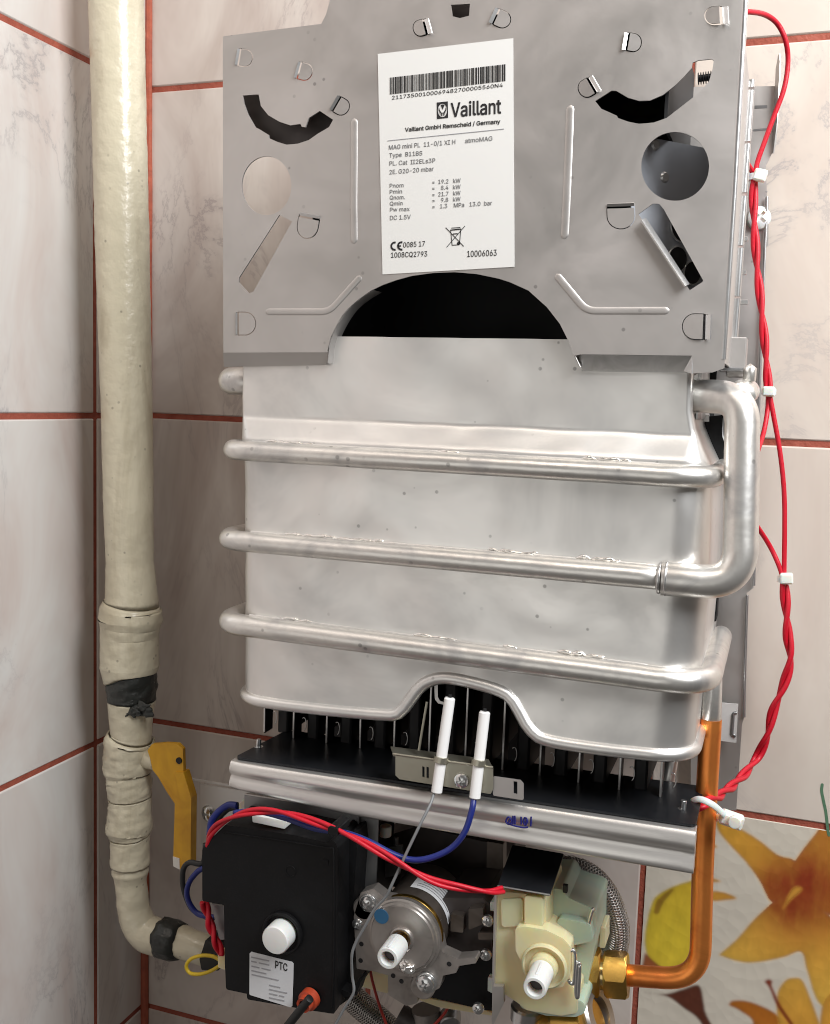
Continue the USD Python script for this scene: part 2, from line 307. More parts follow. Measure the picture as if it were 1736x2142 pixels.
# ================================================================ the setting
TH, TW, G, TD = .300, .2447, .0050, .008
back = Thing('back_wall', 'tiled back wall behind the heater, marbled pink tiles with red grout', 'wall', kind='structure')
left = Thing('left_wall', 'pale marbled tile wall on the left of the corner pipe', 'wall', kind='structure')
part(back, 'grout', rbox((-.02, .0012, -1.2), (1.35, .03, .92), 0), 'grout', False)
part(left, 'grout', rbox((-.03, -.86, -1.2), (-.0012, .0, .92), 0), 'grout', False)
def flower_tile(lo, hi):
    st = .0007; xs, zs = np.arange(lo[0], hi[0] + st / 2, st), np.arange(lo[2], hi[2] + st / 2, st); X, Zz = np.meshgrid(xs, zs)
    col = np.zeros(X.shape + (3,)) + A3(.66, .60, .505)
    col *= (.94 + .12 * meshkit.fbm(np.stack([X * 30, Zz * 30, X * 0], -1), 3))[..., None]
    def poly(pts, soft=1):
        q = np.array([P(u, v, 0) for u, v in b6(*pts)]); c = smooth_path(np.vstack([q, q[:1]])[:, [0, 2]], 6); pg = Polygon(c).buffer(0); m = np.zeros(X.shape)
        for dx in (-.25, .25):
            for dz in (-.25, .25): m += shapely.contains_xy(pg, X + dx * st, Zz + dz * st) / 4
        return gaussian_filter(m, 1.3)
    def w(pt): q = P(*b6(pt)[0], 0); return q[0], q[2]
    def near(pt, rad): a, b = w(pt); return np.exp(-((X - a) ** 2 + (Zz - b) ** 2) / (rad * 2.5e-4) ** 2)
    fib = meshkit.fbm(np.stack([X * 160, Zz * 60, X * 0], -1), 4)
    def paint(pts, c0, c1, fc, rad):
        nonlocal col
        m = poly(pts)[..., None]; a, b = w(fc); d = np.clip(np.hypot(X - a, Zz - b) / (rad * 2.5e-4), 0, 1)
        c = A3(*c0) + (A3(*c1) - A3(*c0)) * (d ** 1.5)[..., None]; c = c * (.82 + .36 * fib)[..., None]; q = smooth_path(np.vstack([np.array([P(u, v, 0) for u, v in b6(*pts)]), P(*b6(pts[0])[0], 0)])[:, [0, 2]], 6); ii = m[..., 0] > .5; dd = np.full(X.shape, 1.0); dd[ii] = shapely.distance(shapely.points(X[ii], Zz[ii]), LineString(q)); c = c * (1 - .27 * np.exp(-dd / .0035) * (.5 + fib))[..., None]; col = col * (1 - m) + c * m
    OR, YE, RE, BR = (.70, .335, .045), (.80, .60, .10), (.26, .035, .008), (.12, .032, .016)
    paint([(150, 1250), (200, 1120), (320, 1040), (480, 985), (560, 1000), (560, 1600), (440, 1680), (330, 1720), (230, 1690), (150, 1620), (118, 1450)], (.74, .55, .04), (.56, .29, .02), (320, 1500), 480)
    paint([(190, 1240), (220, 1140), (330, 1050), (350, 1060), (270, 1160), (230, 1250)], (.36, .2, .02), (.4, .22, .02), (250, 1150), 200)
    paint([(120, 1560), (190, 1630), (300, 1720), (420, 1830), (300, 1830), (100, 1780)], (.34, .10, .03), (.30, .09, .03), (200, 1700), 200)
    paint([(660, 1060), (765, 1075), (865, 1122), (780, 1137), (660, 1142)], OR, OR, (700, 1100), 200); paint([(640, 660), (710, 705), (650, 712)], OR, OR, (700, 700), 200); paint([(640, 950), (740, 985), (650, 990)], OR, OR, (700, 1000), 200)
    paint([(690, 490), (760, 500), (900, 560), (1060, 660), (1200, 770), (1340, 820), (1420, 1000), (1300, 1120), (1150, 1150), (1100, 1080), (1050, 980), (940, 830), (800, 680), (720, 580)], OR, (.66, .40, .03), (1400, 1080), 700)
    paint([(1300, 900), (1350, 800), (1490, 615), (1620, 480), (1900, 420), (2000, 1200), (1600, 1250), (1380, 1060)], OR, (.62, .34, .04), (1400, 1080), 600)
    paint([(1160, 1150), (1240, 1080), (1330, 1010), (1400, 1050), (1500, 1160), (1640, 1280), (1800, 1400), (1900, 2050), (1560, 2000), (1440, 1720), (1390, 1560), (1250, 1600), (1050, 1640), (900, 1640), (740, 1590), (735, 1570), (870, 1450), (1000, 1300)], OR, YE, (1400, 1130), 640)
    paint([(800, 1990), (830, 1955), (940, 1955), (1060, 1995), (1185, 2060), (1250, 2142), (1300, 2350), (900, 2350), (1000, 2142), (900, 2040)], (.48, .15, .015), (.52, .22, .02), (1000, 2000), 500)
    paint([(1190, 1990), (1200, 1880), (1260, 1790), (1330, 1768), (1400, 1790), (1470, 1950), (1540, 2142), (1620, 2400), (1300, 2400), (1200, 2100)], OR, YE, (1400, 2300), 600)
    paint([(1540, 2142), (1560, 2000), (1623, 1900), (1760, 1860), (1900, 2400), (1540, 2400)], OR, (.5, .2, .02), (1700, 2300), 600)
    paint([(100, 1885), (280, 1900), (430, 1860), (560, 1830), (600, 1980), (610, 2040), (660, 2142), (760, 2280), (660, 2300), (560, 2110), (430, 2010), (300, 1920)], BR, BR, (500, 1950), 400)
    for pt, rad, s in (((1450, 980), 95, .85), ((1300, 1190), 85, .75), ((1210, 1010), 60, .75), ((1560, 1130), 120, .5), ((1400, 1100), 210, .22), ((1620, 640), 100, .4)):
        fl = (near(pt, rad) * s * np.clip(.5 + 1.1 * fib, 0, 1.2))[..., None]; isf = ((col[..., 0] / np.maximum(col[..., 2], 1e-3)) > 3)[..., None]; fl = np.clip(fl, 0, 1) * isf; col = col * (1 - fl) + A3(*RE) * fl
    paint([(1255, 1170), (1290, 1090), (1340, 1030), (1395, 1040), (1380, 1070), (1310, 1130), (1260, 1190), (1235, 1220)], OR, (.5, .17, .02), (1300, 1100), 300)
    paint([(1090, 1800), (1120, 1780), (1155, 1795), (1150, 1830), (1190, 1920), (1230, 2000), (1350, 2180), (1330, 2190), (1200, 2010), (1130, 1850)], RE, RE, (1100, 1800), 300)
    ny, nx = X.shape; i = (np.arange(ny - 1)[:, None] * nx + np.arange(nx - 1)).ravel()
    v = np.c_[X.ravel(), np.full(X.size, lo[1]), Zz.ravel()]; f = np.r_[np.c_[i, i + 1, i + nx + 1], np.c_[i, i + nx + 1, i + nx]]
    s = rbox((lo[0], lo[1] + 1e-4, lo[2]), hi, .0005)
    return trimesh.util.concatenate([trimesh.Trimesh(v, f, process=False), s]), np.vstack([col.reshape(-1, 3), np.tile(A3(.66, .60, .505), (len(s.vertices), 1))])
for r in range(-4, 3):
    for c in range(5):
        lo, hi = A3(c * TW + G / 2 + (c == 0) * .0, 0, r * TH + G / 2), A3((c + 1) * TW - G / 2, TD, (r + 1) * TH - G / 2)
        if r == -2 and c == 2: m, col = flower_tile(lo, hi); part(back, 'tile', m, 'printed_tile', False, 'tile printed with orange and yellow lilies', color=col)
        else: part(back, 'tile', rbox(lo, hi, .0012), 'pale_tile' if c >= 2 else 'marble_tile', False)
    for c in range(4):
        y1 = -.0768 - (c - 1) * TW if c else 0; y0 = -.0768 - c * TW
        part(left, 'tile', rbox(A3(-TD, y0 + G / 2, r * TH + G / 2), A3(0, y1 - G / 2 * (c > 0) - .001 * (c == 0), (r + 1) * TH - G / 2), .0012), 'cool_tile', False)
# red caulk smeared along the corner
zz = np.linspace(-1.15, .9, 150); part(back, 'corner_caulk', tube(np.c_[zz * 0 + .0018 + .0008 * meshkit.noise(np.c_[zz * 25, zz * 0, zz * 0]), zz * 0 - .0018, zz], .0032 + .0022 * meshkit.noise(np.c_[zz * 14, zz * 0 + 3, zz * 0]), 8), 'caulk')
g_ = b6((1560, 200), (1555, 250), (1570, 330), (1590, 430), (1605, 560), (1615, 610)); part(back, 'stem_print', xz(LineString(smooth_path(PX(g_, 0))[:, [0, 2]]).buffer(.0011), 0, .0001, .0001), 'stem_green', False, label='thin green stem printed on the tile above the lilies')
hk = [P(u, v, -.004) for u, v in z2((1022, 428), (1085, 415))]; hd = (hk[1] - hk[0]); hl = np.linalg.norm(hd)
def Pz(u, v, z):
    d = CR @ A3((u - CX) / F, 1.0, -(v - CY) / F); return CP + d * ((z - CP[2]) / d[2])
def mm(u, v, Y):
    d = CR @ A3((u - CX) / F, 1.0, -(v - CY) / F); return (Y - CP[1]) / d[1] / F      # metres per picture unit there
def one(f, x, y): return f((x, y))[0]

# ================================================================ the gas pipe in the corner
ax = [(0, 243, 57), (228, 249, 55.5), (478, 255, 55.5), (738, 262, 53.5), (858, 265.5, 52.5), (1069, 269, 51), (1175, 272, 49), (1256, 275.5, 54.5), (1275, 273, 63), (1294, 273, 66), (1308, 272, 62),
      (1330, 271, 60), (1393, 271.5, 60.5), (1409, 272, 57), (1417, 275, 51), (1463, 275, 49), (1491, 274, 46), (1537, 274.5, 42.5), (1547, 272, 52), (1610, 267, 50), (1619, 268, 46), (1631, 270, 47), (1660, 271, 45), (1678, 272, 44),
      (1725, 271, 47), (1733, 270, 47), (1745, 271, 42), (1758, 272, 40), (1810, 272, 41), (1822, 270, 47), (1834, 271, 44), (1843, 273, 40), (1859, 276, 38)]
pY = -.112
def axp(v): a = np.array(ax); return np.interp(v, a[:, 0], a[:, 1]), np.interp(v, a[:, 0], a[:, 2])
def pipe_run(v0, v1, n=14, grow=0.0, wob=.0):
    vs = sorted(set(np.linspace(v0, v1, n)) | {v for v, _, _ in ax if v0 < v < v1}); p, r = [], []
    for v in vs:
        u, w = axp(max(v, 0)); u = u if v >= 0 else 243; p.append(P(u, v, pY)); r.append(w * mm(u, v, pY) + grow)
    m = tube(np.array(p), np.array(r), 40)
    if wob: m.vertices += (meshkit.fbm(m.vertices * 140, 3)[:, None] - .5) * wob * m.vertex_normals
    return m
gas = Thing('gas_pipe', 'cream painted gas pipe standing in the tiled corner with a yellow valve handle', 'pipe', P(243, 1900, pY))
part(gas, 'upright', pipe_run(-120, 1262, 76, wob=.0012), 'cream_paint', True)
part(gas, 'coupling', pipe_run(1262, 1414.5, 34, wob=.0016), 'cream_paint', True, 'thick coupling sleeve with a raised ring')
part(gas, 'sealing_band', pipe_run(1414.5, 1463, 16, .0004, wob=.0042), 'sealing_tape', True, 'black sealant band below the coupling')
part(gas, 'nipple', pipe_run(1463, 1541, 20, wob=.0016), 'cream_paint', True)
for k in range(15):                                          # dark sealant crumbs under the band
    u, v = 245 + 62 * rng.random(), 1468 + 26 * rng.random(); q = P(u, v, pY - .0165 + .004 * abs(u - 275) / 40 * abs(u - 275) / 40)
    m = trimesh.creation.icosphere(2, 1.0); m.vertices *= A3(.003 + .004 * rng.random(), .0018, .0020 + .003 * rng.random()); m.vertices *= 1 + 1.3 * (meshkit.noise(m.vertices * 500 + k * 7)[:, None] - .5); m.apply_translation(q); part(gas, 'sealant_crumb', m, 'sealing_tape', True)
part(gas, 'valve_body', pipe_run(1541, 1668, 40, wob=.0036), 'cream_paint', True, 'lumpy overpainted ball valve body')
part(gas, 'union_nut', pipe_run(1668, 1750, 26, wob=.0030), 'cream_paint', True); part(gas, 'lower_nipple', pipe_run(1750, 1808, 18, wob=.0022), 'cream_paint', True)
e0 = P(272, 1808, pY); el = [e0, P(273, 1835, pY), P(277, 1880, pY), P(283, 1915, pY), P(297, 1943, pY), P(318, 1957, pY), P(345, 1964, pY)]
m = tube(smooth_path(el, 8), np.interp(np.linspace(0, 1, 49), [0, .1, .2, .5, .8, 1], [.0148, .0163, .0136, .0142, .0158, .0150]), 36); m.vertices += (meshkit.fbm(m.vertices * 120, 3)[:, None] - .5) * .0016 * m.vertex_normals
part(gas, 'elbow', m, 'cream_paint', True, 'elbow turning right behind the black box')
h0, h1 = P(345, 1962, pY), P(380, 1970, pY); dh = h1 - h0
m = tube([h0 - dh * .25, h0, h0 + dh * .5, h1], [.0166, .0175, .017, .0152], 32); m.vertices += (meshkit.fbm(m.vertices * 170, 3)[:, None] - .5) * .005 * m.vertex_normals; part(gas, 'sealing_band', m, 'sealing_tape', True, 'black sealant band after the elbow')
m = tube([h1 - dh * .3, h1, P(402, 1977, pY), P(440, 1990, pY)], [.0145, .014, .0132, .0132], 32); m.vertices += (meshkit.fbm(m.vertices * 150, 3)[:, None] - .5) * .0034 * m.vertex_normals; part(gas, 'end_nipple', m, 'cream_paint', True)
part(gas, 'stem_boss', cyl(P(304, 1585, pY), P(335, 1590, pY - .004) - P(304, 1585, pY), .009, .016), 'cream_paint')
hy = pY - .012
hp = l3((918, 440), (945, 400), (1030, 393), (1105, 397), (1138, 430), (1142, 575), (1190, 735), (1186, 1150), (1120, 1178), (1078, 1108), (1088, 770), (1040, 700), (985, 605), (950, 560), (935, 490))
hl_ = flat(PX(hp, hy), .004, r=.0012); part(gas, 'handle', hl_, 'handle_yellow', label='yellow lever handle hanging down with a chipped tip')
hs = group_part(gas, 'handle_side')
side = l3((1088, 575), (1142, 575), (1190, 735), (1186, 1150), (1135, 1172), (1130, 790)); part(hs, 'flange', flat(PX(side, hy - .0015), .009, r=.0008), 'handle_yellow')
part(hs, 'chipped_tip', flat(PX(l3((1076, 1100), (1116, 1112), (1118, 1180), (1078, 1160)), hy - .0006), .0012), 'chipped', label='bare white tip of the handle')
part(hs, 'hub_hole', cyl(P(*one(l3, 1118, 500), hy + .0005), FW, .0028, .0015), 'soot')

# ================================================================ the water heater
WH = Thing('water_heater', 'opened instantaneous gas water heater hanging on the tiled wall with its cover off', 'water heater', (.38, -.03, -.35))
HY = -.200                                                   # front of the hood
hood_px = [(466, 76), (672, 50), (682, 30), (690, 0), (694, -70), (1566, -70), (1562, 0), (1540, 400), (1517, 740), (1515, 770), (1490, 779), (1449, 781), (1447, 744), (1216, 741)]
hood_px += z4((345, 955), (320, 880), (270, 780), (200, 690), (100, 600), (0, 555))[0:] + z3((1620, 535), (1500, 510), (1380, 500), (1260, 505), (1150, 520), (1065, 543), (990, 570), (925, 602), (870, 640), (830, 672), (800, 700), (768, 740), (740, 790), (710, 850), (690, 930))
hood_px += [(686, 737), (467, 737)]
arcL = z1((232, 518), (318, 512), (330, 575), (370, 625), (430, 660), (490, 680), (545, 672), (552, 688), (572, 690), (590, 640), (650, 602), (722, 650), (700, 690), (640, 725), (590, 760), (530, 780), (470, 785), (420, 770), (375, 750), (372, 732), (320, 700), (300, 690), (260, 620), (238, 560))
arcR = z2((462, 548), (550, 492), (575, 492), (640, 530), (700, 547), (760, 545), (830, 515), (900, 460), (945, 415), (985, 370), (990, 340), (1020, 328), (1095, 320), (1105, 330), (1100, 370), (1080, 440), (1030, 500), (940, 570), (850, 640), (780, 665), (700, 672), (640, 660), (585, 640), (580, 628), (495, 590))
a_ = np.linspace(0, 2 * np.pi, 48, endpoint=False)
circL = [(557.5 + 52 * math.cos(t), 388.5 + 61.5 * math.sin(t)) for t in a_]; circR = [(1412 + 71 * math.cos(t), 348 + 72 * math.sin(t)) for t in a_]
slotL = z3((430, 190), (500, 225), (290, 605), (265, 615), (210, 555), (212, 530)); slotR = z4((697, 185), (775, 128), (810, 130), (835, 160), (1048, 545), (1045, 553), (975, 598))
topslot = [(943, 10), (983, 8), (981, 33), (962, 38), (946, 34)]
def dshape(u, v, w, h, ang):
    """A D with its straight edge towards 'ang' degrees (0 = right, counter-clockwise)."""
    t = np.linspace(math.pi / 2, 1.5 * math.pi, 12); q = [(w * .5, -h / 2), (w * .5, h / 2)] + [(w * .1 + w * .6 * math.cos(x), h / 2 * math.sin(x)) for x in t]
    c, s = math.cos(math.radians(ang)), math.sin(math.radians(ang)); return [(u + x * c + y * s, v - (x * s - y * c)) for x, y in q]
def dhole(u, v, w, h, a, k):
    ca, sa = math.cos(math.radians(a)), math.sin(math.radians(a)); return [(u + x * ca + y * sa, v - (x * sa - y * ca)) for x, y in ((w * .3, -h / 2 - 1), (w * .3, h / 2 + 1), (w * .5 + 5 + 4 * k, h / 2 + 1), (w * .5 + 5 + 4 * k, -h / 2 - 1))]
tabs = [(515, 122, 24, 34, 170, .5), (640, 151, 24, 34, 165, .5), (717, 225, 24, 34, 150, .6), (876, 60, 22, 32, 15, .9), (1053, 42, 28, 34, 155, .8), (1328, 90, 25, 36, 170, .8), (1490, 33, 30, 36, 3, 1.4), (1224, 187, 26, 36, 30, 1.0),
        (643, 478, 40, 42, 80, .6), (517, 677, 34, 46, 180, .25), (1299, 457, 42, 56, 92, .6), (1449, 683, 42, 52, -2, 1.2)]
hood = part(WH, 'hood_panel', sheet(hood_px, HY, .0012, [arcL, arcR, circL, circR, slotL, slotR, topslot] + [dshape(u, v, w + 4, h + 4, a) for u, v, w, h, a, k in tabs] + [dhole(u, v, w, h, a, k) for u, v, w, h, a, k in tabs], r=.0009), 'galvanised', 20, 'flat galvanised hood panel with punched slots, holes and tabs')
for u, v, w, h, a, k in tabs:                                # tabs punched out of the sheet, their straight edge bent up
    q = PX(dshape(u, v, w, h, a), HY); c = q[:2].mean(0); far = q[len(q) // 2 + 1]; ax_ = c - far; L = np.linalg.norm(ax_)
    q = np.array([x - A3(0, .0012 * k, 0) * np.clip(((x - far) @ ax_) / L ** 2, 0, 1) for x in q]); tb_ = part(hood, 'bent_tab', flat(q, .0009, r=.0002), 'galvanised')
    ca, sa = math.cos(math.radians(a)), math.sin(math.radians(a)); g0, g1 = w * .5 + 3 + 2 * k, w * .5 + 5 + 9 * k
    l = [P(u + x * ca + y * sa, v - (x * sa - y * ca), HY - d) for x, y, d in ((g0, -h * .5, .0004), (g0, h * .5, .0004), (g1, h * .5, .0018 * k + .0004), (g1, -h * .5, .0018 * k + .0004))]
    part(hood, 'tab_lip', flat(np.array(l), .0008), 'galvanised_bright')
def rib(pts, w): 
    q = smooth_path(PX(pts, HY + .0002), 2) if len(pts) == 2 else fillet(PX(pts, HY + .0002), .006)
    q = np.array([q[0] + (q[-1] - q[0]) * 0 if 0 else np.array([np.interp(t, np.r_[0, np.cumsum(np.linalg.norm(np.diff(q, axis=0), axis=1))], q[:, c]) for c in range(3)]) for t in np.linspace(0, np.linalg.norm(np.diff(q, axis=0), axis=1).sum(), 70)]); k = np.sqrt(np.clip(1 - np.clip(1 - np.minimum(np.arange(70), 69 - np.arange(70)) / 2.2, 0, 1) ** 2, .12, 1)); m = tube(q, 1.15 * w * k, 14); m.vertices[:, 1] = HY + .0002 + (m.vertices[:, 1] - HY - .0002) * .36; return m
part(hood, 'pressed_rib', rib([(741, 248), (741, 330), (740, 420), (741, 510)], .0022), 'galvanised'); part(hood, 'pressed_rib', rib([(1193, 220), (1190, 300), (1186, 400), (1181, 500)], .0022), 'galvanised')
part(hood, 'pressed_rib', rib([(556, 652), (689, 652), (755, 578)], .0021), 'galvanised'); part(hood, 'pressed_rib', rib([(1163, 574), (1226, 650), (1400, 650)], .0021), 'galvanised')
def fold(a, b, c, d, Y0, Y1, t=.0012): return flat(np.array([P(*a, Y0), P(*b, Y0), P(*c, Y1), P(*d, Y1)]), t)
part(hood, 'bottom_flange', fold((467, 737), (686, 737), (683, 763), (468, 768), HY, HY + .006), 'galvanised'); part(hood, 'bottom_flange', fold((1216, 742), (1447, 745), (1447, 780), (1217, 777), HY, HY + .007), 'galvanised_bright')
part(hood, 'bottom_flange', flat(np.array([P(1447, 745, HY), P(1430, 776, HY + .004), P(1447, 782, HY - .001)]), .0008), 'galvanised_bright')
for pts in ([(684, 760), (690, 715), (704, 681), (727, 646), (754, 623), (780, 607)], [(1165, 665), (1180, 692), (1190, 716), (1200, 742), (1212, 768)]):   # lip turned inwards along the cut-out
    c = smooth_path(PX(pts, HY + .0006), 6); v = np.vstack([c, c + A3(0, .014, 0), c + A3(.0009, .014, 0), c + A3(.0009, 0, 0)]); n = len(c); i = np.arange(n - 1)
    f = np.vstack([np.c_[a * n + i, a * n + i + 1, b * n + i + 1] for a, b in ((0, 1), (1, 2), (2, 3), (3, 0))] + [np.c_[a * n + i, b * n + i + 1, b * n + i] for a, b in ((0, 1), (1, 2), (2, 3), (3, 0))]); part(hood, 'cutout_lip', trimesh.Trimesh(v, f, process=False), 'galvanised', True)
ed = PX([(1566, -70), (1562, 0), (1540, 400), (1517, 752)], HY + .0018) - A3(.0012, 0, 0); part(hood, 'folded_edge', tube(ed, .0021, 16), 'galvanised_bright', True)
XR_ = ed[2][0]
part(WH, 'side_panel', rbox((XR_ - .0006, -.198, .052), (XR_ + .0006, -.035, P(1545, 172, -.12)[2]), .0002), 'galvanised', label='edge-on galvanised side of the hood')
for y0, y1 in ((170, 189), (192, 301), (303, 407), (411, 517), (519, 623), (625, 746)):
    q0, q1 = P(1545, y0, -.12), P(1545, y1, -.12); x = XR_ + .0018; part(WH, 'seam_clip', tube([(x, -.12, q0[2]), (x, -.12, (q0[2] + q1[2]) / 2), (x, -.12, q1[2] + .001)], .0024, 14), 'galvanised_bright')
for u, v in ((1552, 500), (1552, 632), (1548, 570)): q = P(u, v, -.1); part(WH, 'seam_lug', rbox(q - A3(.005, .002, .0016), q + A3(.004, .002, .0016), .0005), 'galvanised_bright')
q = P(1545, 745, -.12); part(WH, 'side_bracket', rbox(q - A3(.007, .01, .014), q + A3(.005, .012, .012), .0008), 'galvanised'); part(WH, 'side_bracket', rbox(q - A3(.012, .014, -.0015) - A3(0, 0, .012), q + A3(.006, .012, -.008), .0005), 'galvanised_dark')
# inside of the hood
xl, xr = .262, P(1384, 270, HY)[0]
part(WH, 'hood_interior', [rbox((xl, -.05, .03), (xr, -.045, .265), 0), rbox((xl - .002, -.186, .095), (xl, -.045, .265), 0), rbox((xl - .002, -.184, .04), (xl, -.045, .095), 0), rbox((.232, -.182, .045), (xl, -.180, .083), 0), rbox((xr, -.192, .192), (xr + .002, -.045, .265), 0), rbox((xl, -.19, .265), (xr, -.045, .267), 0), rbox((xl, -.17, .05), (xr, -.045, .052), 0)], 'soot', False, 'black sooty inside of the hood')
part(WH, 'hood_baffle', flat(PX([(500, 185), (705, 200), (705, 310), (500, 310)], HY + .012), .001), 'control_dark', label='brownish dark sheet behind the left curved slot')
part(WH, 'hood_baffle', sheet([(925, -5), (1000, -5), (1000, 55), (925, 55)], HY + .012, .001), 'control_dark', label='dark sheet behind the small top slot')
FA, FB = (P(1325, 348, -.186)[0], -.186), (.5375, -.120)
fs = part(WH, 'flue_sheet', flat(np.array([(*FA, .052), (*FB, .052), (*FB, .190), (*FA, .190)]), .001), 'flue_grey', label='dark grey sheet seen through the right round hole')
def on_flue(u, v):
    a, b = A3(*FA, 0), A3(*FB, 0); d = CR @ A3((u - CX) / F, 1.0, -(v - CY) / F); t = b - a; n = A3(t[1], -t[0], 0); return CP + d * (((a - CP) @ n) / (d @ n)), n / np.linalg.norm(n)
for (u, v, r) in ((*one(z2, 790, 785), .0035), (*one(z2, 840, 962), .0035)):
    p_, n_ = on_flue(u, v); n_ = n_ if n_[1] < 0 else -n_; part(fs, 'rivet', lathe([(1e-6, .0012), (r * .7, .001), (r, 0)], p_, n_, 16), 'galvanised_bright')
for (u, v, r) in ((*one(z4, 935, 250), .0100), (*one(z4, 905, 430), .0075), (*one(z4, 985, 505), .0070)):
    p_, n_ = on_flue(u, v); n_ = n_ if n_[1] < 0 else -n_; part(fs, 'port_hole', lathe([(1e-6, .0008), (r, .0008), (r, 0)], p_, n_, 24), 'soot'); part(fs, 'port_rim', ring(p_, n_, r, r + .0008, .0014, 24), 'galvanised_bright')
se_ = z4((712, 216), (739, 205), (974, 565), (952, 575))
part(WH, 'slot_edge', flat(np.array([P(*q, HY - d) for q, d in zip(se_, (.0052, .0006, .0006, .0052))]), .0010), 'galvanised_bright', label='bright bent edge along the right slanted slot')

# rating label
LY = HY - .0004
lab = part(WH, 'rating_label', sheet([(790, 113), (1073, 80), (1076, 558), (800, 574)], LY, .0003), 'paper', False, 'white rating label stuck askew on the hood panel')
bars = []; x = 190.0; k = 0
while x < 1178:
    w = (4, 4, 8, 8, 12)[rng.integers(5)]; t = (x + w / 2 - 190) / 988; a = (x + w / 2, 395 - 115 * t + 2 * 0); b = (x + w / 2, 540 - 115 * t); bars.append(bar(one(lb, *a), one(lb, *b), w * .00030 / 4.13 * 1.05, LY)); x += w + (4, 4, 6, 9)[rng.integers(4)]
part(lab, 'barcode', bars, 'ink', False)
def line(t, a, b, h, bold=False, ink='ink_grey'): part(lab, 'lettering', text_on(t, one(lb, *a), one(lb, *b), h / 4.13, LY, bold), ink, False)
line('21173500100069482700005560N4', (203, 585), (1165, 475), 31, False, 'ink'); line('Vaillant', (712, 735), (1150, 700), 118, True, 'ink'); line('Vaillant GmbH Remscheid / Germany', (320, 862), (1143, 790), 34, True, 'ink')
part(lab, 'rule', bar(one(lb, 170, 940), one(lb, 1175, 838), .0004, LY), 'ink_pale', False)
for t, a, b, h in (('MAG mini PL  11-0/1 XI H', (178, 1018), (755, 968), 38), ('atmoMAG', (838, 960), (1075, 938), 38), ('Type  B11BS', (182, 1085), (470, 1065), 37), ('PL. Cat  II2ELs3P', (182, 1155), (582, 1128), 37), ('2E. G20-20 mbar', (182, 1230), (568, 1200), 37),
                   ('Pnom', (185, 1345), (308, 1340), 34), ('=  19.2   kW', (552, 1316), (800, 1301), 36), ('Pmin', (185, 1398), (295, 1393), 34), ('=    8.4   kW', (552, 1368), (800, 1355), 36), ('Qnom.', (187, 1448), (320, 1443), 34), ('=  21.7   kW', (552, 1424), (800, 1408), 36),
                   ('Qmin', (187, 1500), (300, 1495), 34), ('=    9.8   kW', (552, 1475), (800, 1460), 36), ('Pw max', (188, 1552), (360, 1545), 34), ('=   1.3    MPa   13.0  bar', (552, 1528), (1072, 1495), 36), ('DC 1.5V', (188, 1625), (370, 1615), 37),
                   ('0085 17', (302, 1862), (492, 1850), 44), ('1008CQ2793', (195, 1950), (512, 1938), 44), ('10006063', (852, 1944), (1112, 1932), 52)):
    line(t, a, b, h, False, 'ink_grey' if h < 42 else 'ink')
def arcs(cx, cy, r, a0, a1, w): 
    q = PX(lb(*[(cx + r * math.cos(t), cy - r * math.sin(t) * 1.05) for t in np.radians(np.linspace(a0, a1, 24))]), LY)[:, [0, 2]]; return xz(LineString(q).buffer(w, cap_style=2), LY)
part(lab, 'conformity_mark', [arcs(232, 1850, 30, 75, 285, .0006), arcs(290, 1848, 30, 75, 285, .0006), bar(one(lb, 262, 1849), one(lb, 286, 1848), .0009, LY)], 'ink', False)
L_ = lambda a, b, w: bar(one(lb, *a), one(lb, *b), w, LY)
part(lab, 'bin_symbol', [L_((672, 1690), (828, 1852), .0004), L_((838, 1676), (680, 1860), .0004), L_((715, 1716), (728, 1842), .0004), L_((728, 1842), (790, 1838), .0004), L_((790, 1838), (803, 1708), .0004), L_((712, 1712), (806, 1702), .0007), L_((722, 1694), (798, 1688), .0004), L_((735, 1745), (775, 1742), .0006), arcs(783, 1827, 7, 0, 360, .0005)], 'ink', False)
lg = lambda pts: Polygon(PX(lb(*pts), LY)[:, [0, 2]])
sq = lg([(595, 610), (690, 600), (692, 742), (597, 752)]); ov = lg([(644 + 40 * math.cos(t), 678 + 58 * math.sin(t)) for t in a_]); ov2 = lg([(644 + 33 * math.cos(t), 678 + 50 * math.sin(t)) for t in a_])
ears = lg([(612, 640), (628, 632), (646, 672), (662, 630), (676, 636), (668, 672), (652, 698), (636, 698), (620, 674)]); paws = [lg([(625, 700), (632, 698), (634, 726), (628, 722)]), lg([(640, 702), (648, 702), (648, 732), (640, 730)]), lg([(656, 698), (663, 700), (660, 722), (654, 726)])]
part(lab, 'emblem', xz(shapely.union_all([sq.difference(ov), ov2.difference(ears).difference(shapely.union_all([lg([(606, 660), (618, 690), (632, 735), (612, 720)]), lg([(682, 660), (670, 690), (658, 735), (676, 720)])])).difference(shapely.union_all(paws))]), LY), 'ink', False)

